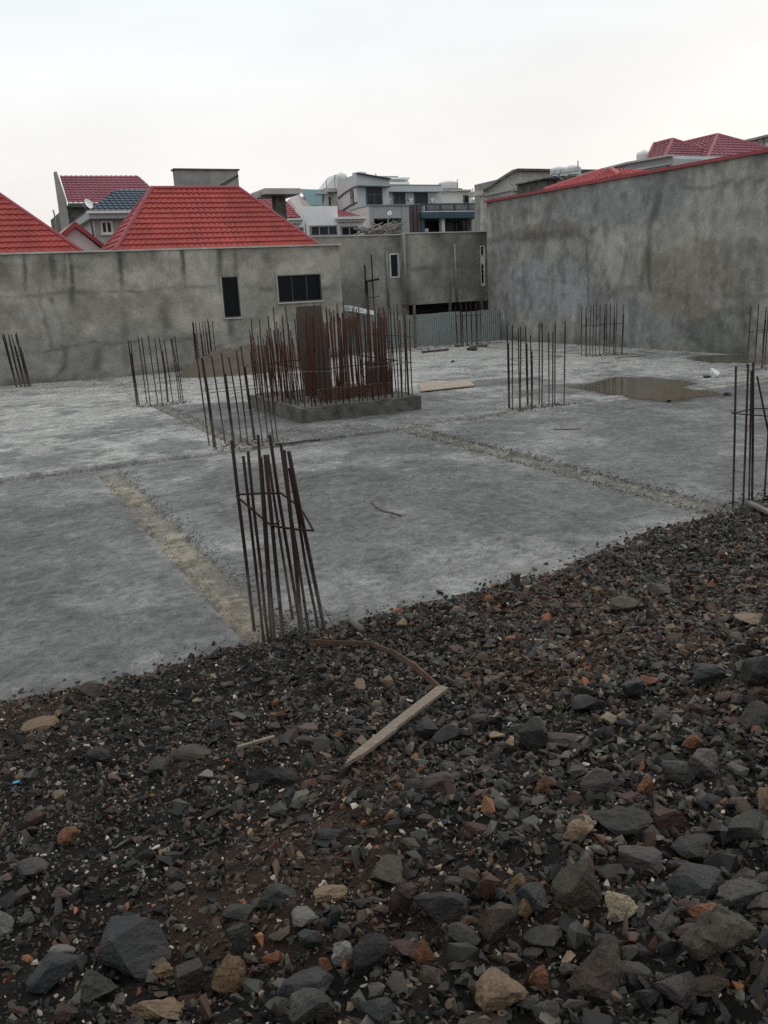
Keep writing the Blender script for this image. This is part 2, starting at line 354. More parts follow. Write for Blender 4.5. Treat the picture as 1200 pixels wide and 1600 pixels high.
def red_patch(x, y):
    return sstep(.49, .62, fbm(x * .8 + 3, y * .8, 121, 4) + .07 * sstep(1.6, .2, x))
def rubble_bed():
    xs = np.concatenate([np.arange(-10, -1.6, .2), np.arange(-1.6, 9.6, .03), np.arange(9.6, 16, .2)]); ys = np.concatenate([np.arange(-12, -.5, .25), np.arange(-.5, 7.3, .03)])
    X, Y = np.meshgrid(xs, ys); z = hz(X, Y) + (fbm(X * 18, Y * 18, 131, 3) - .5) * .022 * (Y > -.5)
    r = red_patch(X, Y); f = fbm(X * 9, Y * 9, 141, 4)
    c = lerp3([.010, .0085, .0075], [.050, .029, .019], np.clip(r * .8 + (f - .5), 0, 1))  # dark end deepened, so shade in the gaps between stones is painted in
    me = np_mesh('rubble_bed', np.stack([X, Y, z], -1).reshape(-1, 3), grid_faces(len(xs), len(ys)).reshape(-1, 4), c.reshape(-1, 3))
    kind(obj('rubble_terrain', me, M['rubble'], smooth=True), 'structure')
rubble_bed()

# ------------------------------------------------------------------ stones
def hull(n, rng, squash=(1, .8, .6), cube=.5):
    p = rng.normal(size=(n, 3)); p /= np.linalg.norm(p, axis=1)[:, None]
    q = np.clip(p * 1.5, -.8, .8); p = p * (1 - cube) + q * cube
    p *= rng.uniform(.82, 1.08, (n, 1)); p *= np.array(squash)
    bm = bmesh.new()
    for a in p: bm.verts.new(a)
    r = bmesh.ops.convex_hull(bm, input=bm.verts)
    bmesh.ops.delete(bm, geom=[g for g in r['geom_interior'] if isinstance(g, bmesh.types.BMVert)], context='VERTS')
    bmesh.ops.triangulate(bm, faces=bm.faces); bm.verts.index_update()
    v = np.array([list(a.co) for a in bm.verts]); f = np.array([[a.index for a in q.verts] for q in bm.faces]); bm.free()
    return v, f
PROTO = [hull(int(RNG.integers(7, 12)), RNG, (1, RNG.uniform(.5, .95), RNG.uniform(.25, .6)), RNG.uniform(.0, .6)) for _ in range(40)]
PAL = np.array([[.0085, .0084, .0082], [.021, .0195, .0178], [.068, .064, .057], [.042, .030, .021], [.040, .042, .036], [.055, .026, .019], [.066, .046, .038], [.15, .112, .078], [.33, .31, .28], [.16, .066, .03]])
PRB = np.array([.26, .21, .15, .12, .08, .045, .045, .05, .025, .015])
def scatter(n, pos, size, colidx, tilt=1.0):
    q = RNG.normal(size=(n, 4)) * np.array([1, tilt, tilt, 1]); q /= np.linalg.norm(q, axis=1)[:, None]
    w, x, y, z = q.T
    Rm = np.stack([1 - 2 * (y * y + z * z), 2 * (x * y - z * w), 2 * (x * z + y * w), 2 * (x * y + z * w), 1 - 2 * (x * x + z * z), 2 * (y * z - x * w), 2 * (x * z - y * w), 2 * (y * z + x * w), 1 - 2 * (x * x + y * y)], -1).reshape(n, 3, 3)
    kind_ = RNG.integers(0, len(PROTO), n); V = []; T = []; C = []; b = 0
    for k, (pv, pf) in enumerate(PROTO):
        i = np.where(kind_ == k)[0]
        if not len(i): continue
        v = np.einsum('nij,vj->nvi', Rm[i], pv) * size[i, None, None] + pos[i, None, :]
        f = pf[None] + (np.arange(len(i)) * len(pv))[:, None, None] + b
        V.append(v.reshape(-1, 3)); T.append(f.reshape(-1, 3)); C.append(np.repeat(colidx[i], len(pv), 0)); b += len(i) * len(pv)
    return np.concatenate(V), np.concatenate(T), np.concatenate(C)
def in_view(p, m=90, dx=0.):
    c = (np.asarray(p) - CAM - np.array([dx, 0, 0])) @ ROT
    x = 600 + F * c[:, 0] / -c[:, 2]; y = 800 - F * c[:, 1] / -c[:, 2]
    return (c[:, 2] < -.2) & (x > -m) & (x < 1200 + m) & (y < 1600 + m * 2.2)
def gravel():
    P = []; Sz = []
    for n, s0, s1, y0, y1, pw in ((94000, .005, .012, .4, 4.2, 1.2), (100000, .010, .022, .4, 6.9, 1.5), (70000, .018, .038, .4, 6.9, 1.5), (23000, .028, .062, .4, 6.9, 1.6)):
        x = RNG.uniform(-3.2, 10.6, n); y = RNG.uniform(y0, y1, n)
        s = s0 + (s1 - s0) * RNG.random(n) ** pw
        t = edge_y(x) - y
        keep = (t > -.02 - .30 * RNG.random(n) ** 9) 
        if s0 > .016:                                   # coarser to the right and near
            w = .20 + .80 * sstep(-.2, 2.4, x - .35 * (y - 1)); keep &= RNG.random(n) < w
        zz = np.maximum(hz(x, y), 0); p = np.stack([x, y, zz + s * RNG.uniform(-.1, .4, n)], -1)
        keep &= (in_view(p) | in_view(p, 60, 1.5) | in_view(p, 60, -1.5)) if s0 > .008 else in_view(p)      # dressed for a step to either side too
        P.append(p[keep]); Sz.append(s[keep])
    n = 1500; x = RNG.uniform(-.5, 9, n); s = .014 + .034 * RNG.random(n) ** 1.5 * (.5 + .5 * sstep(3, 6, x)); y = edge_y(x) - RNG.uniform(-.06, .22, n); P.append(np.stack([x, y, np.maximum(hz(x, y), 0) + s * .3], -1)); Sz.append(s)
    P = np.concatenate(P); Sz = np.concatenate(Sz); n = len(P)
    r = red_patch(P[:, 0], P[:, 1])
    idx = RNG.choice(len(PAL), n, p=PRB)
    sw = (RNG.random(n) < .5 * r) & (idx < 3); idx[sw] = RNG.choice([3, 5, 6], sw.sum())
    small_pale = (Sz < .013) & (RNG.random(n) < .06); idx[small_pale] = 8
    big_pale = (Sz > .028) & (idx == 8); idx[big_pale] = 2
    c = PAL[idx] * np.array([1.07, 1., .90]) * RNG.uniform(.6, 1.45, (n, 1))
    v, f, c = scatter(n, P, Sz, c, .55)
    o = obj('gravel', np_mesh('gravel', v, f, c), M['gravel']); kind(o, 'stuff'); o['label'] = 'loose dark crushed stone covering the rubble slope'
    return n
NG = gravel()

_RM = {}
def rock_mat(c, grain):
    k = (tuple(np.round(c, 3)), grain)
    if k not in _RM:
        c = np.array(c); dust = c * .5 + np.array([.050, .036, .026]) * .6
        m_ = mat('stone_%d' % len(_RM), tuple(c), .58, .45, 11, 1., 60, c2=tuple(np.clip(dust, 0, 1)), fine=(120, .6 if grain else .35), bdist=.014, spec=.32)
        _RM[k] = m_
    return _RM[k]
def rock_mesh(name, w, d, h, yaw, rough, rng, cube):
    """broken stone: a hull cut by a few flat planes, its surface chipped by noise at three scales"""
    p = rng.normal(size=(110, 3)); p /= np.linalg.norm(p, axis=1)[:, None]
    p *= np.array([1, rng.uniform(.7, 1), rng.uniform(.6, .95)])
    for _ in range(int(rng.integers(9, 17))):
        n = rng.normal(size=3); n /= np.linalg.norm(n); k = rng.uniform(.30, .62); dd = p @ n; m_ = dd > k
        p[m_] -= (dd[m_] - k)[:, None] * n
    bm = bmesh.new()
    for a in p: bm.verts.new(a)
    r = bmesh.ops.convex_hull(bm, input=bm.verts)
    bmesh.ops.delete(bm, geom=list({g for g in r['geom_interior'] + r['geom_unused'] if isinstance(g, bmesh.types.BMVert)}), context='VERTS')
    px_ = w * F / 3.0
    for _ in range(3 if px_ > 26 else 2):
        bmesh.ops.subdivide_edges(bm, edges=[e for e in bm.edges if e.calc_length() > .13], cuts=1, use_grid_fill=False); bmesh.ops.triangulate(bm, faces=[q for q in bm.faces if len(q.verts) > 3])
    co = np.array([list(a.co) for a in bm.verts]); r = co / (np.linalg.norm(co, axis=1)[:, None] + 1e-6); s = int(rng.integers(0, 9999))
    def n3(f, q, oc): return (fbm(co[:, 0] * f + q, co[:, 1] * f + co[:, 2] * f * .6, s + int(q), oc, .55) + fbm(co[:, 1] * f - q, co[:, 2] * f + co[:, 0] * f * .4, s + 7 + int(q), oc, .55)) * .5 - .5
    k = n3(1.3, 9, 2) * (.04 + max(rough - .12, 0) * 1.1) + n3(3.6, 3, 3) * (.04 + max(rough - .08, 0) * .9) + n3(9., 5, 2) * (.04 + rough * .3)
    co = co + r * k[:, None]
    ext = co.max(0) - co.min(0); co = (co - (co.max(0) + co.min(0)) / 2) / ext * np.array([w, d, h])
    ca, sa = math.cos(yaw), math.sin(yaw); co = co @ np.array([[ca, sa, 0], [-sa, ca, 0], [0, 0, 1]])
    for a, q in zip(bm.verts, co): a.co = q
    me = D.meshes.new(name); bm.to_mesh(me); bm.free(); return me
KC = {'orange': (.16, .062, .026), 'ochre': (.15, .09, .042), 'tan': (.23, .155, .09), 'cream': (.34, .28, .18), 'red': (.055, .024, .019), 'maroon': (.036, .018, .018), 'brown': (.050, .035, .026),
      'black': (.010, .0105, .0115), 'grey': (.044, .043, .041), 'pale': (.20, .192, .175), 'slate': (.022, .026, .029), 'green': (.026, .031, .028), 'mauve': (.060, .047, .048), 'olive': (.046, .041, .028), 'pink': (.11, .072, .060), 'blue': (.022, .029, .034)}
# every rock one would notice: photo x, y of its middle, width, height, colour, rough, grain, short name, rest of label
ROCKS = [
 (205, 1500, 100, 70, 'slate', .12, 0, 'big pointed slate rock', 'near the bottom edge, left of the knobbly ochre rock'), (80, 1535, 64, 52, 'blue', .2, 0, 'rounded blue grey rock', 'left of the big pointed slate rock'),
 (785, 1560, 76, 56, 'tan', .25, 1, 'pale tan boulder', 'near the bottom edge'), (905, 1403, 72, 68, 'olive', .15, 1, 'rounded olive rock', 'among black stones'),
 (972, 1428, 44, 42, 'cream', .45, 0, 'cream lumpy stone', 'right of the rounded olive rock'), (1128, 1490, 100, 92, 'olive', .4, 1, 'largest brown boulder', 'under a rusty orange cap stone'),
 (1110, 1438, 56, 34, 'orange', .4, 1, 'rusty cap stone', 'sitting on the largest brown boulder'), (935, 1540, 72, 78, 'brown', .25, 1, 'pitted brown rock', 'with a pink chip at its foot'),
 (1085, 1390, 100, 46, 'slate', .12, 0, 'long grey green slab rock', 'beside speckled grey rock'), (1155, 1408, 62, 48, 'grey', .3, 1, 'speckled grey rock', 'right of the long grey green slab rock'),
 (1002, 1352, 60, 46, 'mauve', .15, 0, 'mauve pointed rock', 'above the long grey green slab rock'), (850, 1234, 26, 36, 'orange', .35, 1, 'upright bright orange stone', 'among dark gravel'),
 (1010, 1234, 30, 34, 'orange', .35, 1, 'blocky orange stone', 'amid dark slabs'), (903, 1302, 50, 40, 'tan', .3, 1, 'pinkish tan crumbly stone', 'in front of a black block'),
 (975, 1296, 90, 46, 'black', .2, 0, 'wide black green block', 'behind mauve pointed rock'), (1045, 1285, 54, 40, 'red', .15, 0, 'smooth dark red rock', 'right of the wide black green block'),
 (835, 1163, 44, 62, 'grey', .1, 0, 'upright flat grey slab stone', 'leaning beside a brown slab'), (884, 1165, 60, 30, 'brown', .12, 0, 'flat brown slab stone', 'right of upright grey slab'),
 (1085, 1164, 34, 28, 'orange', .3, 1, 'ribbed orange brown stone', 'by a white chip'), (1020, 1067, 32, 18, 'orange', .3, 0, 'flat orange stone', 'on the upper right of the slope'),
 (685, 1225, 50, 40, 'brown', .25, 1, 'square brown stone', 'in front of the wooden lath'), (695, 1152, 44, 40, 'grey', .12, 0, 'two faced grey stone', 'just right of the lath'),
 (668, 1145, 36, 38, 'slate', .15, 0, 'dark stone beside lath', 'touching two faced grey stone'), (745, 1128, 34, 22, 'brown', .12, 0, 'wedge brown stone', 'beyond two faced grey stone'),
 (430, 1215, 78, 42, 'black', .15, 1, 'long black hump rock', 'left of the lath tip'), (300, 1180, 56, 26, 'brown', .15, 0, 'long brown wedge stone', 'in the middle of the left slope'),
 (152, 1188, 36, 30, 'black', .12, 0, 'black cut block', 'with a shadowed underside'), (246, 1203, 36, 32, 'grey', .25, 1, 'mid grey split stone', 'below the long brown wedge stone'),
 (178, 1220, 22, 20, 'pink', .1, 0, 'pinkish flat stone', 'beside a rusty chip'), (322, 1215, 22, 16, 'pale', .15, 0, 'white oval pebble', 'alone in dark gravel'),
 (52, 1285, 28, 24, 'red', .15, 0, 'brick red stone', 'near the left edge'), (102, 1310, 32, 28, 'orange', .3, 0, 'rust orange stone', 'right of the brick red stone'),
 (46, 1362, 48, 28, 'grey', .12, 0, 'grey brick shaped stone', 'near the left edge'), (100, 1402, 34, 28, 'pink', .15, 0, 'pinkish red sharp stone', 'on a patch of red soil'),
 (6, 1452, 30, 34, 'pale', .25, 1, 'pale lilac stone', 'cut by the left edge'), (276, 1374, 32, 24, 'green', .1, 0, 'flat olive green stone', 'in the lower left gravel'),
 (98, 1490, 34, 22, 'pale', .1, 0, 'flat white triangular chip', 'above the rounded blue grey rock'), (155, 1552, 56, 42, 'green', .35, 1, 'mossy grey lumpy rock', 'below the big pointed slate rock'),
 (256, 1524, 30, 20, 'ochre', .35, 1, 'small golden ochre stone', 'right of the big pointed slate rock'), (295, 1550, 44, 54, 'brown', .15, 0, 'tilted brown bar stone', 'near the bottom edge'),
 (358, 1540, 48, 54, 'ochre', .45, 1, 'knobbly ochre rock', 'in the lower middle'), (490, 1585, 66, 56, 'grey', .2, 1, 'pale grey boulder', 'cut by the bottom edge'),
 (480, 1552, 74, 40, 'slate', .15, 0, 'grey green slab', 'behind the pale grey boulder'), (240, 1592, 80, 36, 'tan', .4, 1, 'tan flat boulder', 'cut by the bottom edge'),
 (540, 1500, 40, 40, 'pale', .35, 1, 'white speckled granite lump', 'beside small rusty stone'), (510, 1512, 22, 22, 'orange', .25, 0, 'small rusty stone', 'left of white speckled lump'),
 (582, 1505, 54, 62, 'black', .15, 0, 'dark green faceted rock', 'right of white speckled lump'), (662, 1500, 28, 40, 'orange', .4, 1, 'bright orange lumpy stone', 'standing upright in the lower middle'),
 (630, 1418, 44, 56, 'maroon', .12, 0, 'glossy maroon boulder', 'left of the big black block'), (692, 1425, 82, 48, 'black', .1, 0, 'big black block', 'right of the maroon boulder'),
 (605, 1375, 50, 46, 'olive', .15, 0, 'olive brown pointed rock', 'above the maroon boulder'), (517, 1400, 50, 26, 'tan', .45, 1, 'peach porous stone', 'flat on dark gravel'),
 (478, 1442, 44, 26, 'pale', .12, 0, 'pale grey green wedge', 'left of the peach porous stone'), (430, 1404, 64, 34, 'green', .25, 0, 'dark green layered stone', 'left of pale wedge'),
 (486, 1480, 36, 38, 'slate', .12, 0, 'blue grey rhombus stone', 'below pale wedge'), (810, 1392, 34, 36, 'ochre', .3, 1, 'ochre stone', 'at left of rounded olive rock'),
 (825, 1430, 30, 30, 'ochre', .2, 0, 'yellow brown round stone', 'below the ochre stone'), (835, 1415, 44, 44, 'slate', .2, 1, 'dark speckled round rock', 'beside ochre stones'),
 (848, 1478, 56, 34, 'grey', .15, 0, 'light grey flat rock', 'below the rounded olive rock'), (842, 1538, 28, 34, 'orange', .35, 1, 'long orange stone', 'right of the pale tan boulder'),
 (780, 1455, 56, 60, 'brown', .2, 0, 'red backed brown rock', 'in the lower right middle'), (1178, 1300, 70, 44, 'green', .12, 0, 'grey green cut rock', 'near the right edge'),
 (1090, 1335, 74, 38, 'black', .1, 0, 'flat black slab', 'right of mauve pointed rock'), (1196, 1275, 26, 60, 'tan', .4, 1, 'tan crumbly stone', 'cut by the right edge'),
 (1100, 1200, 46, 46, 'mauve', .25, 1, 'round mauve grey stone', 'below the ribbed orange brown stone'), (1060, 1215, 48, 40, 'grey', .2, 0, 'grey notched stone', 'right of the blocky orange stone'),
 (935, 1235, 60, 50, 'mauve', .25, 1, 'dark mauve lumpy rock', 'behind pinkish tan stone'), (905, 1258, 40, 34, 'red', .1, 0, 'flat red brown tile stone', 'left of dark mauve lumpy rock'),
 (988, 1088, 34, 40, 'slate', .15, 0, 'blocky slate stone', 'on the upper right slope'), (918, 1105, 48, 34, 'slate', .12, 0, 'flat topped slate block', 'by white chip'),
 (953, 1128, 26, 24, 'cream', .12, 0, 'cream square chip', 'in front of flat topped slate block'), (1115, 1062, 56, 38, 'slate', .3, 0, 'layered slate rock', 'on the right of the slope'),
 (1186, 1062, 44, 52, 'green', .2, 1, 'tall grey green rock', 'near the right edge'), (1180, 1130, 40, 46, 'grey', .2, 1, 'round topped grey rock', 'near the right edge'),
 (140, 1084, 40, 30, 'brown', .15, 0, 'brown block', 'on the edge of the slab at left'), (60, 1136, 52, 20, 'tan', .12, 0, 'thin tan slab stone', 'on the left of the slope'),
 (482, 1140, 34, 18, 'pink', .1, 0, 'pale flat triangular stone', 'left of lath'), (482, 1161, 42, 12, 'brown', .1, 0, 'thin brown flake stone', 'below pale triangular stone'),
 (1176, 972, 44, 18, 'tan', .12, 0, 'tan flat stone', 'near the right edge upslope'), (1034, 926, 36, 24, 'grey', .25, 1, 'rough grey stone', 'high on the right slope'),
 (975, 950, 44, 24, 'brown', .15, 0, 'low brown stone', 'high on the right slope'), (920, 1003, 22, 20, 'red', .2, 0, 'small red stone', 'high on the slope'),
 (900, 950, 22, 12, 'red', .15, 0, 'flat red chip', 'near slab edge'), (935, 925, 24, 16, 'ochre', .3, 0, 'small ochre stone', 'near slab edge'),
 (716, 1018, 30, 16, 'red', .25, 0, 'crumbly red brown stone', 'right of rusty strap'), (800, 1000, 22, 14, 'orange', .25, 0, 'small pale orange stone', 'high in the middle of the slope'),
 (640, 1325, 30, 24, 'olive', .12, 0, 'olive wedge stone', 'in the middle of the slope'), (745, 1298, 34, 18, 'red', .15, 0, 'rusty flat stone', 'middle right of slope'),
 (435, 1272, 26, 22, 'grey', .1, 0, 'light grey diamond stone', 'below the long black hump rock'), (515, 1310, 40, 24, 'slate', .12, 0, 'dark slate wedge', 'middle of slope'),
 (375, 1430, 50, 32, 'green', .1, 0, 'triangular dark slab', 'in the lower left middle'), (372, 1478, 34, 40, 'green', .12, 0, 'grey flake', 'behind knobbly ochre rock'),
 (590, 1592, 48, 40, 'slate', .1, 0, 'slate wedge', 'cut by the bottom edge'), (100, 1594, 34, 36, 'red', .15, 0, 'red rounded stone', 'cut by the bottom edge'),
 (990, 1530, 50, 28, 'grey', .12, 0, 'grey flat sharp rock', 'right of the pitted brown rock'), (1060, 1565, 60, 54, 'mauve', .3, 1, 'jagged mauve rock', 'near the bottom edge'),
 (945, 1490, 40, 42, 'grey', .1, 0, 'pale grey smooth wedge', 'below the cream lumpy stone'), (985, 1500, 30, 28, 'grey', .15, 0, 'small grey pyramid stone', 'left of the largest brown boulder'),
]
NOTE = []      # (px, py, short name)
def put_rock(px, py, w, h, ck, rough, grain, rng):
    P = pz(px, py + h * .22); dist = np.linalg.norm(P - CAM); s = dist / F
    dn = (CAM - P) / dist; sa_ = dn[2]; ca_ = math.sqrt(1 - sa_ ** 2); W = w * s; Dp = min(W * rng.uniform(.65, 1.0), h * s / sa_ * .75); Hh = max((h * s - Dp * sa_ * .5) / ca_, .30 * W)
    yaw = math.atan2(ROT[1, 0], ROT[0, 0]) + rng.uniform(-.25, .25)
    me = rock_mesh('stone', W, Dp, Hh, yaw, rough, rng, rng.uniform(.2, .9))
    fwd = np.array([ROT[0, 2], ROT[1, 2], 0]) * -1
    c = P + fwd / np.linalg.norm(fwd) * Dp * .2
    zc = max(float(hz(c[0], c[1])), 0) + Hh * .36
    n = len(me.vertices); co = np.empty(n * 3, np.float32); me.vertices.foreach_get('co', co); co = co.reshape(-1, 3) + np.array([c[0], c[1], zc], np.float32); me.vertices.foreach_set('co', co.ravel())
    base = np.array(KC[ck]); j = rng.integers(0, 3); base = base * (1, .85, 1.15)[j]
    return obj('stone', me, rock_mat(base, grain))
GR = 'stones lying on the rubble slope'
rr = np.random.default_rng(5)
for (px, py, w, h, ck, rough, grain, short, rest) in ROCKS:
    o = put_rock(px, py, w, h, ck, rough, grain, rr); tag(o, short + ' ' + rest, 'stone', GR); NOTE.append((px, py, short))
# the other stones that show large: each told from its neighbours by colour and by the noticeable rock it lies beside
ADJ = {'black': 'black', 'grey': 'grey', 'slate': 'slate blue', 'green': 'greenish', 'brown': 'brown', 'olive': 'olive', 'mauve': 'mauve', 'red': 'reddish', 'pink': 'pinkish'}
gen = []; tries = 0
taken = [(a, b, c * .5, d * .5) for a, b, c, d, *_ in ROCKS]
while len(gen) < 198 and tries < 20000:
    tries += 1
    px = rr.uniform(0, 1200); py = rr.uniform(960, 1598)
    f = (py - 900) / 700; w = (13 + 34 * f * rr.random() ** 2.2 + 30 * f * float(sstep(500, 1000, px)) * rr.random())
    if rr.random() > .35 + .65 * float(sstep(300, 900, px)): continue
    P = pz(px, py)
    if P[2] < .06: continue
    h = w * rr.uniform(.45, .85)
    if any(abs(px - a) < (c + w * .5) * .68 and abs(py - b) < (d + h * .5) * .68 for a, b, c, d in taken): continue
    taken.append((px, py, w * .5, h * .5)); ck = rr.choice(list(ADJ), p=[.24, .22, .14, .10, .12, .05, .05, .05, .03]); gen.append((px, py, w, h, ck))
byk = {}
for g in gen:
    px, py = g[:2]; k = min(NOTE, key=lambda q: (q[0] - px) ** 2 + ((q[1] - py) * 1.3) ** 2)
    dx, dy = px - k[0], (py - k[1]) * 1.2
    dr = ('right of' if dx > 0 else 'left of') if abs(dx) > abs(dy) else ('in front of' if dy > 0 else 'behind')
    byk.setdefault((g[4], dr, k[2]), []).append((math.hypot(dx, dy), g))
ORD = ['', 'second ', 'third ', 'fourth ', 'fifth ', 'sixth ', 'seventh ']
for (ck, dr, nm), rows in byk.items():
    for i, (_, g) in enumerate(sorted(rows)):
        o = put_rock(*g[:4], ck, rr.uniform(.08, .3), int(rr.random() < .4), rr)
        shape = 'flat' if g[3] / g[2] < .58 else 'chunky' if g[3] / g[2] > .72 else 'angular'
        tag(o, '%s%s %s stone %s the %s' % (ORD[min(i, 6)], ADJ[ck], shape, dr, nm), 'stone', GR)

# ------------------------------------------------------------------ loose crumbs on the slab (uncountable)
def crumbs():
    P = []; S = []; 
    def line(x0, y0, x1, y1, n, sd, s0, s1):
        t = RNG.random(n); P.append(np.stack([x0 + (x1 - x0) * t + RNG.normal(0, sd, n), y0 + (y1 - y0) * t + RNG.normal(0, sd, n)], -1)); S.append(RNG.uniform(s0, s1, n))
    line(1.72, 6, 1.72, 13.7, 300, .05, .006, .022); line(2.06, 6, 2.06, 13.7, 1000, .07, .006, .022)
    line(7.18, 7, 7.18, 14, 800, .05, .008, .026); line(7.58, 7, 7.58, 14, 900, .08, .008, .028); line(7.4, 6.8, 7.4, 14, 900, .15, .006, .02)
    line(0, 14.2, 4, 14.2, 320, .09, .008, .028); line(4, 14.3, 10.5, 14.45, 900, .12, .008, .026); line(4.35, 15, 4.35, 21.9, 500, .15, .008, .024)
    line(5.2, 15.8, 7.0, 14.9, 700, .25, .008, .024); line(10.2, 14.9, 11.4, 14.8, 420, .16, .012, .04); line(3.9, 14.7, 5, 14.7, 420, .2, .01, .034); line(3.9, 22, 5, 22, 300, .2, .014, .04)
    line(19, 23.2, 20.3, 23.1, 200, .25, .015, .045); line(18.6, 16.4, 20, 16.3, 150, .25, .012, .035); line(2.0, 5.9, 2.2, 6.4, 420, .16, .008, .03); line(7.6, 6.7, 8.6, 7.0, 300, .2, .01, .03)
    line(1, 29, 8, 29.5, 500, 1.2, .012, .04); line(2, 24, 7, 28, 700, 1.6, .01, .035); line(1.5, 26, 2.2, 30.5, 200, .12, .012, .04)
    line(16, 32, 21, 32.5, 260, .4, .02, .07); line(9, 18, 16, 25, 500, 2.2, .008, .03); line(3, 8, 7, 12, 900, 1.6, .003, .010); line(2.5, 6.5, 6, 7, 800, .5, .004, .013)
    line(8, 8, 14, 13, 700, 2, .004, .012); line(4.6, 9.6, 6.3, 10.4, 700, .28, .004, .013); line(.2, 8, 1.5, 11, 300, .5, .003, .010); line(3.2, 7.5, 4.5, 8.2, 260, .25, .004, .012)
    p = np.concatenate(P); s = np.concatenate(S) * .8; ok = (p[:, 1] > edge_y(p[:, 0]) - .1) & (p[:, 0] < 21.6) & (p[:, 1] < 31.4 + 3 * (p[:, 0] > 14)); p = p[ok]; s = s[ok]; n = len(p)
    pos = np.concatenate([p, (s * .25)[:, None]], 1)
    col = np.array([[.07, .068, .064], [.14, .137, .127], [.27, .265, .25], [.19, .16, .12], [.045, .044, .042]])[RNG.choice(5, n, p=[.25, .32, .2, .13, .10])]
    v, f, c = scatter(n, pos, s, col, .4)
    o = kind(obj('concrete_crumbs', np_mesh('crumbs', v, f, c), M['crumb']), 'stuff'); o['label'] = 'loose crumbs of concrete strewn over the slab'
crumbs()

# ------------------------------------------------------------------ puddles
def puddle(pts, label, z=.012):
    P = [onz(x, y) for x, y in pts]; n = len(P); out = []
    for i in range(n):                                   # closed smooth outline with small ragged bays
        p0, p1, p2, p3 = (P[(i + k - 1) % n] for k in range(4))
        for t in np.linspace(0, 1, 8, endpoint=False):
            q = .5 * ((2 * p1) + (-p0 + p2) * t + (2 * p0 - 5 * p1 + 4 * p2 - p3) * t * t + (-p0 + 3 * p1 - 3 * p2 + p3) * t ** 3)
            q = q + np.array([(vnoise(q[0] * 5, q[1] * 5, 3) - .5) * .12, (vnoise(q[0] * 5, q[1] * 5, 8) - .5) * .12, 0]); out.append((q[0], q[1], z))
    o_ = np.array(out); n = len(o_); c_ = o_.mean(0); rings = []; al = []
    for k, (f_, a_) in enumerate(((1.12, 0.), (1.0, .30), (.86, .72), (.68, 1.))):
        rings.append(c_ + (o_ - c_) * np.array([f_, f_, 1]) + np.array([0, 0, -.0004 * (3 - k)])); al += [a_] * n
    V = np.concatenate(rings + [c_[None]]); al.append(1.); nk = len(rings)
    Q = [(k * n + i, k * n + (i + 1) % n, (k + 1) * n + (i + 1) % n, (k + 1) * n + i) for k in range(nk - 1) for i in range(n)]
    me = D.meshes.new('puddle'); me.from_pydata(V.tolist(), [], Q + [((nk - 1) * n + i, (nk - 1) * n + (i + 1) % n, nk * n) for i in range(n)]); set_col(me, np.repeat(np.array(al)[:, None], 3, 1))
    o = obj('puddle', me, M['water']); kind(o, 'structure'); o['label'] = label
puddle([(888, 604), (925, 600), (948, 592), (1008, 591), (1085, 598), (1068, 606), (1112, 612), (1130, 618), (1085, 622), (1050, 628), (1000, 624), (970, 618), (945, 616), (915, 609)], 'brown rain puddle on the slab')
puddle([(1072, 560), (1100, 556), (1150, 555), (1205, 558), (1260, 562), (1230, 570), (1170, 567), (1110, 566)], 'dark puddle along the foot of the right wall')

# ------------------------------------------------------------------ rebar cages
RG = 'column starter bars rising from the slab'
def cage(label, cx, cy, w, d, nx, ny, h, lean=(0, 0), ring=.95, jit=.03, r=.0135, hj=.06, seed=1, ringmat='tie', rings=1, skip=()):
    rng = random.Random(seed)
    t = thing('rebar_cage', label, 'rebar cage', (cx, cy, 0), RG)
    spots = [(cx - w / 2 + w * i / (nx - 1), cy + s * d / 2) for i in range(nx) for s in (-1, 1)] + [(cx + s * w / 2, cy - d / 2 + d * (k + 1) / (ny + 1)) for k in range(ny) for s in (-1, 1)]
    for k, (x, y) in enumerate(spots):
        if k in skip: continue
        x += rng.uniform(-jit, jit); y += rng.uniform(-jit, jit); hh = h + rng.uniform(-hj, hj)
        lx = lean[0] * hh + rng.gauss(0, .016); ly = lean[1] * hh + rng.gauss(0, .016); bx = rng.gauss(0, .010)
        pts = [(x + lx * q + bx * math.sin(q * 3.1), y + ly * q, -.15 + (hh + .15) * q) for q in (0, .2, .4, .6, .8, 1)]
        obj('rebar', MB().tube(pts, r, 7), M['rebar'], t, True)
        if rng.random() < .3:
            obj('rebar', MB().tube([(p[0] + 2.1 * r, p[1] + .3 * r, min(p[2], hh * .92)) for p in pts[:-1]], r, 7), M['rebar'], t, True)
    for q in range(rings):
        z = ring + q * .12; e = r * 1.7; a, b = lean[0] * z, lean[1] * z; tl = rng.uniform(-.02, .02)
        c = [(cx - w / 2 - e + a, cy - d / 2 - e + b, z), (cx + w / 2 + e + a, cy - d / 2 - e + b, z + tl), (cx + w / 2 + e + a, cy + d / 2 + e + b, z + tl), (cx - w / 2 - e + a, cy + d / 2 + e + b, z)]
        obj('stirrup', MB().tube(c + [c[0], (c[0][0] + .12, c[0][1] + .05, c[0][2] - .01)], .0065, 6), M[ringmat], t)
    return t
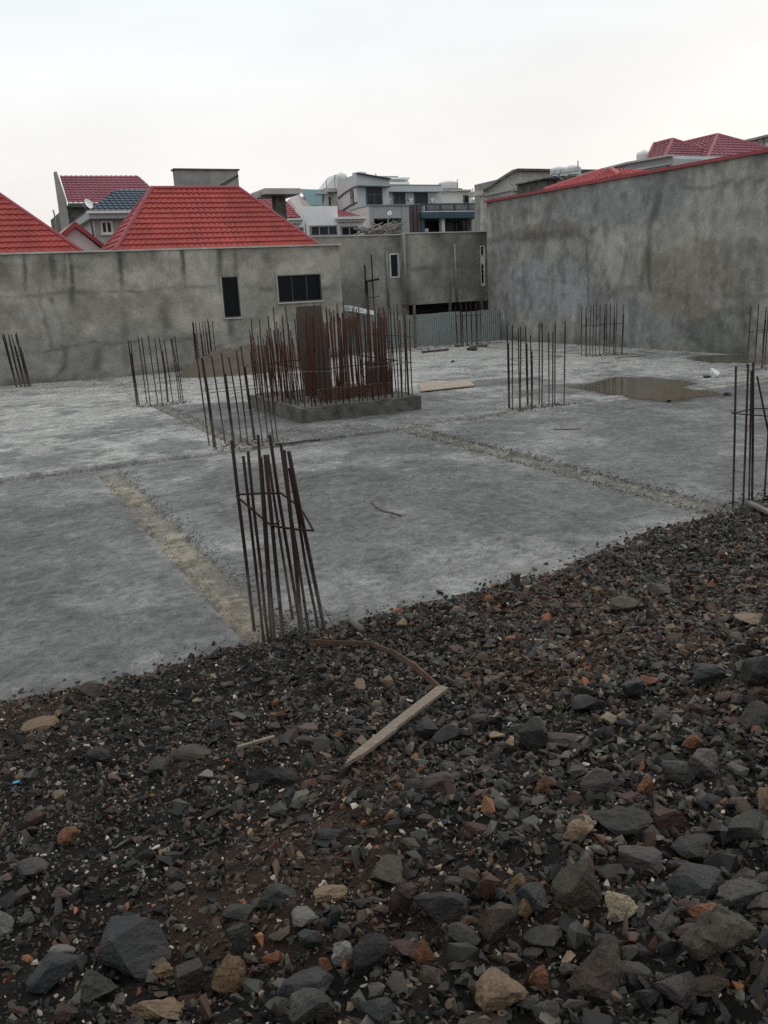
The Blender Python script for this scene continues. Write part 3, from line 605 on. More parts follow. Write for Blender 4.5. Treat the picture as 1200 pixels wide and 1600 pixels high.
# the front cage, every bar as it leans in the photo: top x, y / foot x, y (in the enlarged view), distance, thickness
t = thing('rebar_cage', 'nearest rebar cage, leaning, with a bent tie ring, at the rubble edge', 'rebar cage', (1.95, 6.0, 0), RG)
FB = [(178, 118, 325, 1355, .0125), (253, 222, 385, 1430, .0105), (284, 190, 425, 1480, .0105), (350, 82, 445, 1480, .0105), (366, 228, 462, 1500, .0135), (397, 215, 525, 1500, .0135), (414, 212, 580, 1300, .0105), (428, 82, 640, 1440, .0115), (500, 140, 690, 1420, .0105), (520, 182, 652, 1500, .014), (552, 190, 795, 1410, .014), (556, 300, 748, 1400, .0105)]
for (tx, ty, bx, by, r) in FB:
    b = onz(320 + bx / 4.2125, 660 + by / 4.2125); tp = onY(320 + tx / 4.2125, 660 + ty / 4.2125, b[1] + .02)
    b = b - (tp - b) * .12; mid_ = [b + (tp - b) * q + np.array([random.gauss(0, .003), random.gauss(0, .003), 0]) for q in (.25, .5, .75)]
    obj('rebar', MB().tube([b] + mid_ + [tp], r * 1.12, 8), M['rebar'], t, True)
RP = [(205, 482, 6.14), (330, 590, 5.95), (442, 682, 5.74), (580, 702, 5.74), (716, 713, 5.74), (650, 595, 5.95), (595, 535, 6.08), (500, 465, 6.2), (350, 468, 6.2), (214, 474, 6.16)]
ring = [onY(320 + a / 4.2125, 660 + b / 4.2125, Y) for a, b, Y in RP]
obj('stirrup', MB().tube(ring, .0085, 7), M['rebar'], t)
a = onY(320 + 442 / 4.2125, 660 + 682 / 4.2125, 5.74); b = onY(320 + 490 / 4.2125, 660 + 648 / 4.2125, 5.80)
obj('tie_wire', MB().tube([a, b], .007, 6), M['rebar'], t)

cage('rebar cage with pale wire tie, between the nearest cage and the big rebar core', 4.37, 14.86, 1.10, .50, 5, 1, 1.62, (-.045, 0), 1.0, seed=3, hj=.12)
cage('rebar cage left of the soil heap at the end of the slab strip', 4.43, 22.2, 1.08, .60, 5, 1, 1.66, (-.02, 0), 1.0, seed=4)
cage('rebar cage left of the brown puddle, right of the rebar core', 10.76, 14.9, 1.08, .46, 5, 1, 1.62, (0, 0), 1.02, seed=5, hj=.12)
cage('rebar cage close in front of the big stained wall, beyond the puddle', 19.6, 23.35, 1.2, .55, 5, 1, 1.68, (.01, 0), 1.0, seed=6, ringmat='rebar')
cage('small tight rebar cage at the foot of the long left wall', 1.80, 30.75, .36, .62, 4, 2, 1.72, (-.10, 0), 1.0, seed=7, jit=.02)
cage('rebar cage before the left wall, rising behind the soil heap edge', 7.95, 30.9, .62, .5, 4, 1, 1.75, (-.01, 0), .95, seed=8)
cage('rebar cage at the right edge of the photo beside the dark puddle', 19.6, 16.6, .95, .5, 4, 1, 1.66, (.02, 0), .95, seed=9, ringmat='rebar')
cage('rebar cage standing in front of the green sheet fence', 19.65, 31.9, .95, .45, 5, 0, 1.75, (0, 0), 1.25, seed=10, ringmat='rebar')
# near right cage, most of it past the frame edge
t = thing('rebar_cage', 'near rebar cage at the right edge, rising behind the rubble crest, one bar slanting', 'rebar cage', (8.0, 6.9, 0), RG)
for (tx, ty, bx, by, r) in [(1150, 572, 1145, 792, .0115), (1169, 569, 1161, 790, .0115), (1174, 579, 1170, 787, .0105), (1177, 566, 1175, 786, .013), (1183, 588, 1203, 690, .0105), (1206, 575, 1194, 782, .0115), (1222, 570, 1208, 785, .0115), (1240, 572, 1230, 790, .0115), (1262, 575, 1248, 788, .0115)]:
    if (tx, ty) == (1183, 588): b = onY(bx, by, 6.85); tp = onY(tx, ty, 6.85); b = tp + (b - tp) * 1.9
    else: b = onz(bx, by); tp = onY(tx, ty, b[1])
    if (tx, ty) != (1183, 588): b = b - (tp - b) * .1
    obj('rebar', MB().tube([b, b + (tp - b) * .5 + np.array([.004, 0, 0]), tp], r, 8), M['rebar'], t, True)
c = [onY(1144, 646, 6.72), onY(1180, 638, 7.2), onY(1262, 641, 7.2), onY(1262, 655, 6.72)]
obj('stirrup', MB().tube(c + [c[0], c[0] + np.array([.1, .1, .01])], .0075, 6), M['rebar'], t)

# ------------------------------------------------------------------ the core: plinth and a double ring of bars
CX0, CX1, CY0, CY1 = 6.05, 8.83, 16.36, 19.75
t = thing('rebar_core', 'dense rusty rebar core standing on a low concrete plinth', 'rebar core', ((CX0 + CX1) / 2, (CY0 + CY1) / 2, 0))
def ragged(x0, x1, y0, y1, z0, z1, step=.09, amp=.02, seed=1):
    """a rough cast block: gridded faces pushed about by noise"""
    bm = bmesh.new(); bmesh.ops.create_cube(bm, size=1)
    for v in bm.verts: v.co = Vector(((x0 + x1) / 2 + v.co.x * (x1 - x0), (y0 + y1) / 2 + v.co.y * (y1 - y0), (z0 + z1) / 2 + v.co.z * (z1 - z0)))
    for _ in range(6):
        es = [e_ for e_ in bm.edges if e_.calc_length() > step * 1.6]
        if not es: break
        bmesh.ops.subdivide_edges(bm, edges=es, cuts=1, use_grid_fill=True)
    co = np.array([list(v.co) for v in bm.verts])
    for k, v in enumerate(bm.verts):
        top = (co[k, 2] > z1 - .02)
        nx = float(fbm(co[k, 1] * 5 + co[k, 2] * 3, co[k, 0] * 5, seed, 3) - .5); nz = float(fbm(co[k, 0] * 5, co[k, 1] * 5, seed + 3, 4) - .5)
        v.co += Vector((nx * amp * 2, float(fbm(co[k, 0] * 5 + co[k, 2] * 3, co[k, 1] * 5, seed + 7, 3) - .5) * amp * 2, nz * amp * (4 if top else 1)))
    me = D.meshes.new('block'); bm.to_mesh(me); bm.free(); return me
obj('plinth', ragged(CX0, CX1, CY0, CY1, -.05, .30, .09, .018, 3), M['plinth'], t)
rng = random.Random(21); bars = []
def row(x0, y0, x1, y1, n, h0, h1, lx=0):
    for i in range(n):
        q = (i + .5) / n; x = x0 + (x1 - x0) * q + rng.uniform(-.03, .03); y = y0 + (y1 - y0) * q + rng.uniform(-.03, .03)
        bars.append((x, y, rng.uniform(h0, h1), lx + rng.gauss(0, .018), rng.gauss(0, .018)))
i0 = .10
row(CX0 + i0, CY0 + i0, CX1 - i0, CY0 + i0, 22, 1.62, 1.88); row(CX0 + .4, CY0 + .42, CX1 - .4, CY0 + .42, 15, 1.6, 1.9)
row(CX1 - i0, CY0 + .3, CX1 - i0, CY1 - i0, 17, 1.7, 1.98); row(CX1 - .42, CY0 + .6, CX1 - .42, CY1 - .4, 14, 1.65, 1.95)
row(CX0 + i0, CY0 + .3, CX0 + i0, CY1 - i0, 18, 1.25, 1.62, -.03); row(CX0 + .42, CY0 + .6, CX0 + .42, CY1 - .4, 16, 1.2, 1.6, -.03)
row(CX0 + i0, CY1 - i0, CX1 - i0, CY1 - i0, 14, 1.75, 2.1); row(CX0 + .4, CY1 - .42, CX1 - .4, CY1 - .42, 12, 1.5, 2.1)
row(CX0 + .7, CY0 + 1.2, CX0 + 1.5, CY0 + 2.6, 16, 1.5, 1.95); row(CX0 + 1.6, CY0 + 2.2, CX1 - .6, CY0 + 2.5, 8, 1.6, 2.0)
rest = MB()
for k, (x, y, h, lx, ly) in enumerate(bars):
    pts = [(x + lx * h * q + .012 * math.sin(q * 4 + k), y + ly * h * q, .1 + (h + .25 - .1) * q) for q in (0, .33, .66, 1)]
    if k < 96: obj('rebar', MB().tube(pts, .0125, 6), M['core_rebar'] if k % 3 else M['rebar'], t, True)
    else: rest.tube(pts, .0125, 6)
o = obj('inner_rebar', rest, M['core_rebar'], t); o['kind'] = 'stuff'
z = .98; e = .0
c = [(CX0 + .12, CY0 + .12, z + .05), (CX0 + 1.0, CY0 + .12, z - .02), (CX1 - .12, CY0 + .12, z + .03), (CX1 - .10, CY0 + 1.6, z + .02), (CX1 - .12, CY1 - .1, z + .05), (CX0 + .12, CY1 - .1, z), (CX0 + .10, CY0 + 1.5, z + .06)]
obj('stirrup', MB().tube(c + [c[0]], .008, 6), M['tie'], t)
c = [(CX0 + .5, CY0 + .48, z + .02), (CX1 - .3, CY0 + .48, z + .06), (CX1 - .3, CY1 - .5, z + .1), (CX0 + .5, CY1 - .5, z + .05)]
obj('stirrup', MB().tube(c + [c[0]], .008, 6), M['rebar'], t)
c = [(CX1 - .12, CY0 + .12, 1.55), (CX1 - .12, CY1 - .1, 1.55)]
obj('stirrup', MB().tube(c, .008, 6), M['rebar'], t)
# formwork and stubs inside the core
a, b = onY(478, 600, 18.3), onY(524, 600, 18.3); zt = onY(484, 478, 18.3)[2]
tag(obj('formwork_board', MB().prism([(a[0] - .02, 18.3, .27), (b[0] - .05, 18.3, .27), (b[0] - .17, 18.42, zt), (a[0] - .04, 18.42, zt)], (0, .05, 0)), M['board']), 'tall rust brown formwork board standing inside the rebar core', 'formwork board')
tag(obj('low_formwork', ragged(6.78, 8.52, 17.15, 17.23, .27, .55, .12, .012, 9), M['rust']), 'low rusty formwork panel lying across the front of the rebar core', 'formwork panel')
a = onY(578, 566, 18.0); b = onY(606, 600, 18.0)
tag(obj('concrete_block', ragged(a[0], b[0], 17.9, 18.3, .26, a[2], .12, .03, 12), M['plinth']), 'dark concrete block set inside the rebar core', 'concrete block')
for (px, py, w, lab) in ((541, 556, .07, 'shorter pale timber post inside the rebar core'), (586, 513, .085, 'taller brown timber post inside the rebar core, toward the fence'), (513, 545, .05, 'thin timber stub beside the tall formwork board')):
    q = onY(px, py, 17.7); tag(obj('timber_post', MB().bar((q[0] + .02, 17.7, .25), (q[0], 17.7, q[2]), w, w), M['wood_old']), lab, 'post')
tag(obj('timber_post', MB().bar((7.05, 17.9, .33), (8.0, 17.62, .36), .09, .08), M['wood_dk']), 'dark offcut lying on the plinth inside the rebar core', 'offcut')
a, b, c, d = onz(657, 614), onz(742, 605), onz(733, 597), onz(655, 601)
tag(obj('plywood_board', MB().prism([(p_[0], p_[1], .03) for p_ in (a, b, c, d)], (0, 0, .022)), M['ply']), 'pale tan plywood board lying beside the rebar core', 'board')

# ------------------------------------------------------------------ small things on the slab
def soil_heap():
    c = onz(352, 577); cx, cy = c[0] + .55, 29.3; n = 90; g = np.linspace(-1, 1, n); X, Y = np.meshgrid(g * 2.7, g * 1.5)
    r = np.sqrt((X / 2.7) ** 2 + (Y / 1.5) ** 2)
    z = .72 * np.clip(1 - (np.sqrt(((X + .2) / 2.9) ** 2 + (Y / 1.5) ** 2)) ** 2.0, 0, None) ** 1.1 * sstep(1.0, .85, r) + (fbm(X * 1.6 + 7, Y * 1.6 + 7, 151, 4) - .5) * .5 * sstep(1., .6, r) + (fbm(X * 7, Y * 7, 161, 3) - .5) * .26 * sstep(1., .8, r)
    z = np.where(r > .98, -.05, z)
    me = np_mesh('soil', np.stack([cx + X, cy + Y, z], -1).reshape(-1, 3), grid_faces(n, n).reshape(-1, 4))
    tag(obj('soil_heap', me, M['soil'], smooth=True), 'heap of brown soil against the long left wall', 'soil heap')
soil_heap()
def bar_px(name, p0, p1, w, h, m, label, cat, z=.02, fn=None):
    a, b = (onz(*p0), onz(*p1)) if fn is None else (fn(*p0), fn(*p1))
    return tag(obj(name, MB().bar(a + (0, 0, z), b + (0, 0, z), w, h), M[m]), label, cat)
bar_px('plank', (148, 586), (203, 583), .22, .05, 'wood_dk', 'long dark plank lying at the foot of the left wall', 'plank', .10)
a = onz(150, 588); tag(obj('concrete_offcut', MB().prism([(a[0] - .25, a[1], .0), (a[0] + .3, a[1], .0), (a[0] + .22, a[1], .32), (a[0] + .05, a[1], .34)], (0, .25, 0)), M['plinth']), 'small dark wedge block propping the left end of the dark plank', 'block')
a = onz(206, 584); tag(obj('timber_post', MB().bar((a[0] - .1, a[1] - .1, .02), (a[0] + .38, a[1], .55), .2, .12), M['wood_dk']), 'short dark prop leaning at the right end of the dark plank', 'prop')
def wire(pts, r, m, label, cat, name='wire', z=.012, fn=onz):
    P = [fn(*p_) + np.array([0, 0, z]) for p_ in pts]
    return tag(obj(name, MB().tube(P, r, 6), M[m]), label, cat)
wire([(580, 784), (588, 793), (600, 800), (614, 803), (628, 807)], .010, 'rebar', 'short bent black wire lying alone on the near slab', 'wire')
wire([(610, 801), (612, 808), (618, 812)], .005, 'rebar', 'thin wire tail beside the bent black wire', 'wire')
wire([(865, 672), (908, 671)], .012, 'tie', 'thin pale rod on slab in front of the cage left of the puddle', 'rod')
wire([(500, 688), (478, 690), (452, 694), (430, 695)], .02, 'wood_dk', 'thin dark stick on the slab in front of the rebar core', 'stick', 'stick')
wire([(388, 690), (400, 700)], .03, 'wood', 'pale wood sliver at the foot of the cage with the pale tie', 'wood sliver', 'wood_sliver')
wire([(1010, 556), (960, 560)], .02, 'tie', 'pale thin stick on slab near the stained wall cage', 'stick', 'stick')
def lump(name, px, py, w, d, h, m, label, cat, seed=1, fn=onz, rough=.3):
    P = fn(px, py); r_ = np.random.default_rng(seed); me = rock_mesh(name, w, d, h, .4, rough, r_, .4)
    n = len(me.vertices); co = np.empty(n * 3, np.float32); me.vertices.foreach_get('co', co); co = co.reshape(-1, 3) + np.array([P[0], P[1], P[2] + h * .42], np.float32); me.vertices.foreach_set('co', co.ravel())
    return tag(obj(name, me, M[m]), label, cat)
b_ = lump('plastic_bag', 1117, 590, .30, .26, .27, 'bag', 'crumpled white plastic bag beyond the brown puddle', 'bag', 3); 
lump('rag', 1103, 590, .40, .2, .06, 'scrap', 'flat dark rag left of the white plastic bag', 'rag', 4)
lump('stone', 1136, 618, .22, .14, .09, 'plinth', 'grey stone on the slab at the right tip of the puddle', 'stone', 5)
lump('stone', 1045, 628, .14, .1, .06, 'scrap', 'small black lump at the near edge of the brown puddle', 'stone', 6)
lump('stone', 853, 882, .035, .03, .025, 'scrap', 'tiny dark pebble alone on the slab above the rubble edge', 'stone', 7)
lump('stone', 707, 566, .14, .1, .08, 'scrap', 'dark lump on the far slab right of the plywood board', 'stone', 8)
lump('concrete_offcut', 716, 542, .36, .3, .14, 'plinth', 'broken concrete lump in front of the green sheet fence', 'block', 9)
bar_px('plank', (735, 544), (760, 541), .18, .07, 'wood_old', 'grey plank by the right end of the green sheet fence', 'plank', .05)
bar_px('plank', (660, 552), (700, 548), .14, .06, 'wood_dk', 'dark plank on the slab left of the broken concrete lump', 'plank', .05)
bar_px('plank', (733, 547), (742, 548), .22, .08, 'wood_dk', 'short dark board end below the grey plank', 'plank', .05)
# on the rubble
a, b = pz(541, 1217), pz(692, 1092); u = (b - a); 
def lath():
    n = np.cross(u, (0, 0, 1)); n /= np.linalg.norm(n); w0, w1 = .030, .034
    hgt = np.array([0, 0, .055]); A = a + hgt; B = b + hgt
    outl = [A, A + u * .12 + n * .022, A + u * .40 + n * .030, A + u * .42 + n * .022, B + n * .032, B + u * .02 - n * .004, B - n * .030, A + u * .5 - n * .028, A + u * .1 - n * .022]
    return MB().prism(outl, (0, 0, .016))
tag(obj('wooden_lath', lath(), M['wood']), 'weathered split wooden lath lying on the dark rubble', 'wood lath')
S_ = [(478, 1008, .10), (530, 1012, .13), (580, 1013, .12), (612, 1026, .10), (650, 1050, .08), (692, 1088, .06)]
P_ = [pz(x, y) + np.array([0, 0, .02 + q * .12]) for x, y, q in S_]
sm = MB()
for i in range(len(P_) - 1): sm.bar(P_[i], P_[i + 1] + (P_[i + 1] - P_[i]) * .04, .008, .034 if i < 3 else .045)
tag(obj('rusty_strap', sm, M['rust']), 'bent rusty steel strap curving from the nearest cage to the lath', 'steel strap')
bar_px('wooden_lath', (372, 1180), (430, 1163), .018, .012, 'wood', 'thin pale splinter of wood on the left of the slope', 'splinter', .04, pz)
bar_px('wooden_lath', (1168, 797), (1206, 816), .07, .03, 'wood_old', 'broken grey timber piece on the rubble crest at the right edge', 'timber piece', .09, pz)
a = pz(548, 978); b = pz(566, 992); 
t = thing('pipe_stub', 'short brown pipe stub lying at the rubble edge right of the nearest cage', 'pipe', tuple(a)); 
obj('pipe', MB().tube([a + (0, 0, .05), b + (0, 0, .04)], .024, 12), M['wood_old'], t, True)
a = pz(804, 918); 
t = thing('survey_stake', 'short dark square stake standing at the rubble edge', 'stake', tuple(a))
obj('stake', MB().bar(a - (0, 0, .05), onY(806, 897, a[1]), .055, .055), M['wood_dk'], t)
q_ = onY(806, 897, a[1]); obj('stake_top', MB().bar(q_ - np.array([0, 0, .002]), q_ + np.array([0, 0, .012]), .064, .064), M['wood_old'], t)
lump('blue_scrap', 26, 1226, .045, .03, .02, 'bluebit', 'tiny scrap of bright blue plastic near the left edge', 'plastic scrap', 15, pz)

# ------------------------------------------------------------------ stained wall sheets
def wall_sheet(name, A, U, L, h0, hgt, step, colfn, mat_, parent, holes=(), nrm=None):
    """upright wall face from point A along unit U; hgt(s) is the top; holes are (s0,s1,z0,z1)"""
    ss = np.linspace(0, L, int(L / step) + 1); zs = np.linspace(0, 1, int(6 / step) + 1)
    for h in holes:
        for v in h[:2]: ss[np.argmin(abs(ss - v))] = v
    S, T = np.meshgrid(ss, zs); top = hgt(S); Z = h0 + (top - h0) * T
    for h in holes:
        for v in h[2:]:
            k = np.argmin(abs(zs * (hgt(h[0]) - h0) + h0 - v)); Z[k, :] = np.where((S[k] > h[0] - .3) & (S[k] < h[1] + .3), v, Z[k, :])
    n = np.array([-U[1], U[0], 0]) if nrm is None else np.array(nrm)
    r = ((fbm(S * .7, Z * .7, 171, 4) - .5) * .05 + (fbm(S * 5, Z * 5, 181, 3) - .5) * .012)
    for h in holes: r = r * sstep(0, .3, np.maximum(np.maximum(h[0] - S, S - h[1]), np.maximum(h[2] - Z, Z - h[3])))
    P = np.array(A)[None, None] + U[None, None] * S[..., None] + n[None, None] * r[..., None]; P[..., 2] = Z
    f = grid_faces(len(ss), len(zs)); cs = (ss[:-1] + ss[1:]) / 2; keep = np.ones(f.shape[:2], bool)
    zc = (Z[:-1, :-1] + Z[1:, 1:]) / 2
    for h in holes: keep &= ~((cs[None] > h[0]) & (cs[None] < h[1]) & (zc > h[2]) & (zc < h[3]))
    me = np_mesh(name, P.reshape(-1, 3), f[keep], np.clip(colfn(S, Z, top), .015, .6).reshape(-1, 3))
    return obj(name, me, mat_, parent, True)
def stroke(S, Z, pts, w, seed=1, warp=.25):
    """0..1 mark along a polyline on the wall, wobbling like a water stain"""
    s = S + (fbm(S * 1.5, Z * 1.5, seed, 4) - .5) * warp * 2; z = Z + (fbm(S * 1.5, Z * 1.5, seed + 50, 4) - .5) * warp * 2; best = np.full(S.shape, 1e9)
    for (a0, b0), (a1, b1) in zip(pts, pts[1:]):
        dx, dy = a1 - a0, b1 - b0; t_ = np.clip(((s - a0) * dx + (z - b0) * dy) / (dx * dx + dy * dy + 1e-9), 0, 1)
        best = np.minimum(best, np.hypot(s - a0 - dx * t_, z - b0 - dy * t_))
    br = .42 + .58 * sstep(.36, .60, fbm(S * 1.1 + 5, Z * 1.4, seed + 90, 4)); ww = w * (.6 + 1.3 * vnoise(S * .8, Z * .8, seed + 33))
    return (1 - sstep(0, 1, best / ww)) * br
def window(parent, x0, x1, z0, z1, y, frame_m='frame_w', glass_m='glass', fw=.05, mull=1, rec=.10, sill=False, hb=0):
    """window in a wall facing -Y at y: frame (a part) with its pane (a sub-part) set back"""
    f = MB(); yy = y - .012
    f.box(x0, x0 + fw, yy, y + rec, z0, z1); f.box(x1 - fw, x1, yy, y + rec, z0, z1); f.box(x0 + fw, x1 - fw, yy, y + rec, z0, z0 + fw); f.box(x0 + fw, x1 - fw, yy, y + rec, z1 - fw, z1)
    for k in range(mull): xm = x0 + (x1 - x0) * (k + 1) / (mull + 1); f.box(xm - fw * .4, xm + fw * .4, y + rec * .3, y + rec * .8, z0 + fw, z1 - fw)
    if hb: zm = z0 + (z1 - z0) * hb; f.box(x0 + fw, x1 - fw, y + rec * .35, y + rec * .75, zm - fw * .35, zm + fw * .35)
    if sill: f.box(x0 - .05, x1 + .05, y - .06, y - .013, z0 - .05, z0 + .02)
    o_ = obj('window', f, M[frame_m], parent)
    obj('pane', MB().box(x0 + fw * .5, x1 - fw * .5, y + rec * .55, y + rec * .6, z0 + fw * .5, z1 - fw * .5), M[glass_m], o_)
    return o_
def span(x0, y0, x1, y1, Y):
    """photo rectangle -> x and z ranges on the upright plane at distance Y"""
    xm, ym = (x0 + x1) / 2, (y0 + y1) / 2
    return onY(x0, ym, Y)[0], onY(x1, ym, Y)[0], onY(xm, y1, Y)[2], onY(xm, y0, Y)[2]
def bpx(mb, x0, y0, x1, y1, Y, depth):
    a_, b_, c_, d_ = span(x0, y0, x1, y1, Y); return mb.box(a_, b_, Y, Y + depth, c_, d_)
def wpx(parent, x0, y0, x1, y1, Y, **k):
    a_, b_, c_, d_ = span(x0, y0, x1, y1, Y); k.setdefault('rec', .08); return window(parent, a_, b_, c_, d_, Y - k['rec'] - .002, **k)
def back_depth(x, z, Y, tx):
    """how deep a wall must run for its far edge to show at photo x = tx"""
    ds = np.linspace(.3, 40, 800); q = np.array([proj((x, Y + d, z))[0] for d in ds]); return float(ds[np.argmin(abs(q - tx))])
def tiled(mb, E0, E1, R0, R1, rows=9, colw=.20, lip=.05, amp=.045, sub=8):
    """metal tile sheet between eave E0-E1 and ridge R0-R1: stepped rows of rolled columns"""
    E0, E1, R0, R1 = (np.asarray(q, float) for q in (E0, E1, R0, R1)); u_ = (E1 - E0) / np.linalg.norm(E1 - E0)
    nn = np.cross(u_, (R0 + R1) / 2 - (E0 + E1) / 2); nn /= np.linalg.norm(nn); nn = nn if nn[2] > 0 else -nn
    m_ = max(8, int(np.linalg.norm(E1 - E0) / colw * sub))
    for i in range(rows):
        L = []
        for v, off in ((i / rows, -.004), (i / rows, lip), ((i + 1) / rows, 0)):
            l, r_ = E0 + (R0 - E0) * v, E1 + (R1 - E1) * v; tt = np.linspace(0, 1, m_)[:, None]; pts = l + (r_ - l) * tt; s = (pts - E0) @ u_
            L.append(pts + nn * (off + amp * np.abs(np.sin(math.pi * s / colw)))[:, None])
        mb.add(np.concatenate(L), [(a_ * m_ + k, a_ * m_ + k + 1, (a_ + 1) * m_ + k + 1, (a_ + 1) * m_ + k) for a_ in range(2) for k in range(m_ - 1)])
    return mb

# ------------------------------------------------------------------ long left wall house with two red roofs
WY = 31.55; WT = 4.22; WX0, WX1 = -14., 13.72
def px_w(x, y): q = onY(x, y, WY); return q[0], q[2]
t = thing('concrete_house', 'long grey concrete house at left with two bright red hip roofs', 'house', (0, WY, 0))
hw = [span(348, 432, 374, 496, WY), span(434, 429, 502, 471, WY)]
holes = [(a_ - WX0, b_ - WX0, c_, d_) for a_, b_, c_, d_ in hw]
def lw_col(S, Z, top):
    x = S + WX0; big = fbm(x * .35, Z * .5, 191, 4); mid = fbm(x * 1.2, Z * 1.2, 201, 5)
    c = lerp3([.245, .232, .200], [.385, .362, .312], sstep(.36, .64, mid * .6 + big * .4))
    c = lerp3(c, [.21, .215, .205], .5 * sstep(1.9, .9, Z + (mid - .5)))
    st = np.zeros_like(x)
    for px, ln, w, k in ((10, 45, .35, .5), (40, 60, .16, .8), (62, 55, .3, .5), (86, 50, .28, .7), (100, 60, .2, .7), (112, 85, .15, .95), (130, 40, .4, .4), (190, 60, .22, .9), (188, 35, .35, .5), (286, 50, .14, .8), (345, 60, .12, .6), (368, 55, .12, .45), (240, 30, .3, .35), (420, 25, .3, .3), (-60, 50, .3, .7), (-120, 60, .4, .5)):
        xs, z1 = px_w(px, 400 + ln); xs0 = px_w(px - 2, 400)[0]
        d_ = np.abs(x - (xs0 + (xs - xs0) * (WT - Z) / (WT - z1)) + (fbm(x * 3, Z * .8, px + 300, 3) - .5) * .25)
        w = w * 1.25; st = np.maximum(st, 1.15 * k * (1 - sstep(0, w, d_)) * sstep(z1 - .25, z1 + .5, Z) * (.55 + .45 * sstep(z1, WT, Z)))
    st = np.maximum(st, .55 * sstep(WT - .45, WT - .02, Z + (mid - .5) * .7) * sstep(.42, .6, fbm(x * .9, Z * .2, 331, 3) + .1 * (x < 3)))
    L = lambda pts, w, s, wp=.12: stroke(x, Z, [px_w(*q) for q in pts], w, s, wp)
    st = np.maximum(st, .42 * L([(-60, 470), (70, 462), (140, 456), (235, 452), (345, 448)], .10, 401)); st = np.maximum(st, .4 * L([(345, 448), (430, 452), (530, 450)], .10, 402))
    st = np.maximum(st, .45 * L([(-60, 556), (70, 550), (110, 540), (145, 534), (165, 538), (210, 535), (300, 530)], .10, 403)); st = np.maximum(st, .5 * L([(60, 420), (64, 470), (72, 500), (80, 545)], .12, 404))
    st = np.maximum(st, .5 * L([(82, 470), (96, 520), (100, 570), (88, 595)], .11, 405)); st = np.maximum(st, .45 * L([(102, 545), (100, 575), (84, 592)], .14, 406)); st = np.maximum(st, .35 * L([(190, 440), (196, 520), (198, 575)], .2, 407))
    st = np.maximum(st, .45 * L([(255, 470), (260, 510)], .25, 408)); st = np.maximum(st, .75 * L([(358, 500), (360, 525)], .22, 409)); st = np.maximum(st, .55 * L([(340, 545), (400, 520)], .06, 410)); st = np.maximum(st, .5 * L([(155, 545), (150, 575)], .22, 411))
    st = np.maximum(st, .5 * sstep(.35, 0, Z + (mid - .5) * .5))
    c = lerp3(c, [.05, .048, .042], np.clip(st * 1.15, 0, 1) * .88); c = c * (1 + .5 * (fbm(x * 3.1, Z * 2.1, 441, 5, .65) - .5))[..., None]
    c = lerp3(c, [.33, .325, .30], .5 * L([(92, 480), (97, 530)], .35, 420, .2)); c = lerp3(c, [.33, .32, .29], .35 * sstep(.6, .7, fbm(x * .8, Z * 2.2, 431, 4)))
    return c
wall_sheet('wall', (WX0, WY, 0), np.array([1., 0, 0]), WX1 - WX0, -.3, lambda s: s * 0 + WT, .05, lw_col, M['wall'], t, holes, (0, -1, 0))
b = MB(); b.box(WX1 - .02, WX1 + .0, WY + .03, WY + 10, -.9, WT - .02); b.box(WX0, WX1 - .03, WY + .26, WY + 10, -.9, WT - .03); obj('rear_wall', b, M['conc'], t)
obj('coping', MB().box(WX0, WX1 + .08, WY - .07, WY + .34, WT, WT + .05), M['coping'], t)
for k, (a_, b_, c_, d_) in enumerate(hw):
    window(t, a_, b_, c_, d_, WY, 'frame_d', 'glass', .035, 0 if k == 0 else 2, .14); obj('sill', MB().box(a_ - .05, b_ + .05, WY - .07, WY - .013, c_ - .05, c_ - .005).box(a_ - .035, a_ - .004, WY - .03, WY - .013, c_, d_), M['coping'], t)
    obj('reveal', MB().box(a_ - .1, b_ + .1, WY + .16, WY + .24, c_ - .1, d_ + .1), M['dark'], t)
def hip(parent, x0, x1, y0, z0, dep, zr, ridge=None, rows=9, m='red', eo=0.):
    """hip roof: eave rectangle, ridge along X"""
    yr = y0 + dep / 2; r0, r1 = ridge if ridge else (x0 + dep / 2, x1 - dep / 2)
    P = {k: np.array(v) for k, v in dict(a=(x0, y0, z0), b=(x1, y0, z0), c=(x1, y0 + dep, z0), d=(x0, y0 + dep, z0), r=(r0, yr, zr), s=(r1, yr, zr)).items()}
    mb = MB(); tiled(mb, P['a'], P['b'], P['r'], P['s'], rows); tiled(mb, P['d'], P['a'], P['r'], P['r'] + 1e-3, rows); tiled(mb, P['b'], P['c'], P['s'], P['s'] + 1e-3, rows); tiled(mb, P['c'], P['d'], P['s'], P['r'], rows)
    o_ = obj('roof', mb, M[m], parent)
    cp = MB()
    for p_, q_ in (('a', 'r'), ('d', 'r'), ('b', 's'), ('c', 's'), ('r', 's')): cp.tube([P[p_] + (0, 0, .03), P[q_] + (0, 0, .05)], .085, 8)
    obj('ridge_cap', cp, M['flash'] if m == 'red' else M[m], o_)
    return o_
RY = WY + .45; zE = WT + .02
xr0, xr1 = onY(180, 389, RY)[0], onY(497, 383, RY)[0]
def solve_ridge(xl, pxl, pyl):
    best = None
    for dep in np.linspace(4, 14, 101):
        q = onY(pxl, pyl, RY + dep / 2); e_ = abs(q[0] - (xl + dep / 2))
        if best is None or e_ < best[0]: best = (e_, dep, q[2], q[0])
    return best
_, dep, zr, xa = solve_ridge(xr0, 238, 295.5)
hip(t, xr0, xr1, RY, zE, dep, zr, (xa, onY(372, 296, RY + dep / 2)[0]), 12)
xl1 = onY(128, 391, RY)[0]; q = onY(0, 297, RY + dep / 2)
hip(t, xl1 - (xr1 - xr0) - 1.5, xl1, RY, zE, dep, zr, (q[0] - 5.0, min(q[0], xl1 - 2.5)), 12)

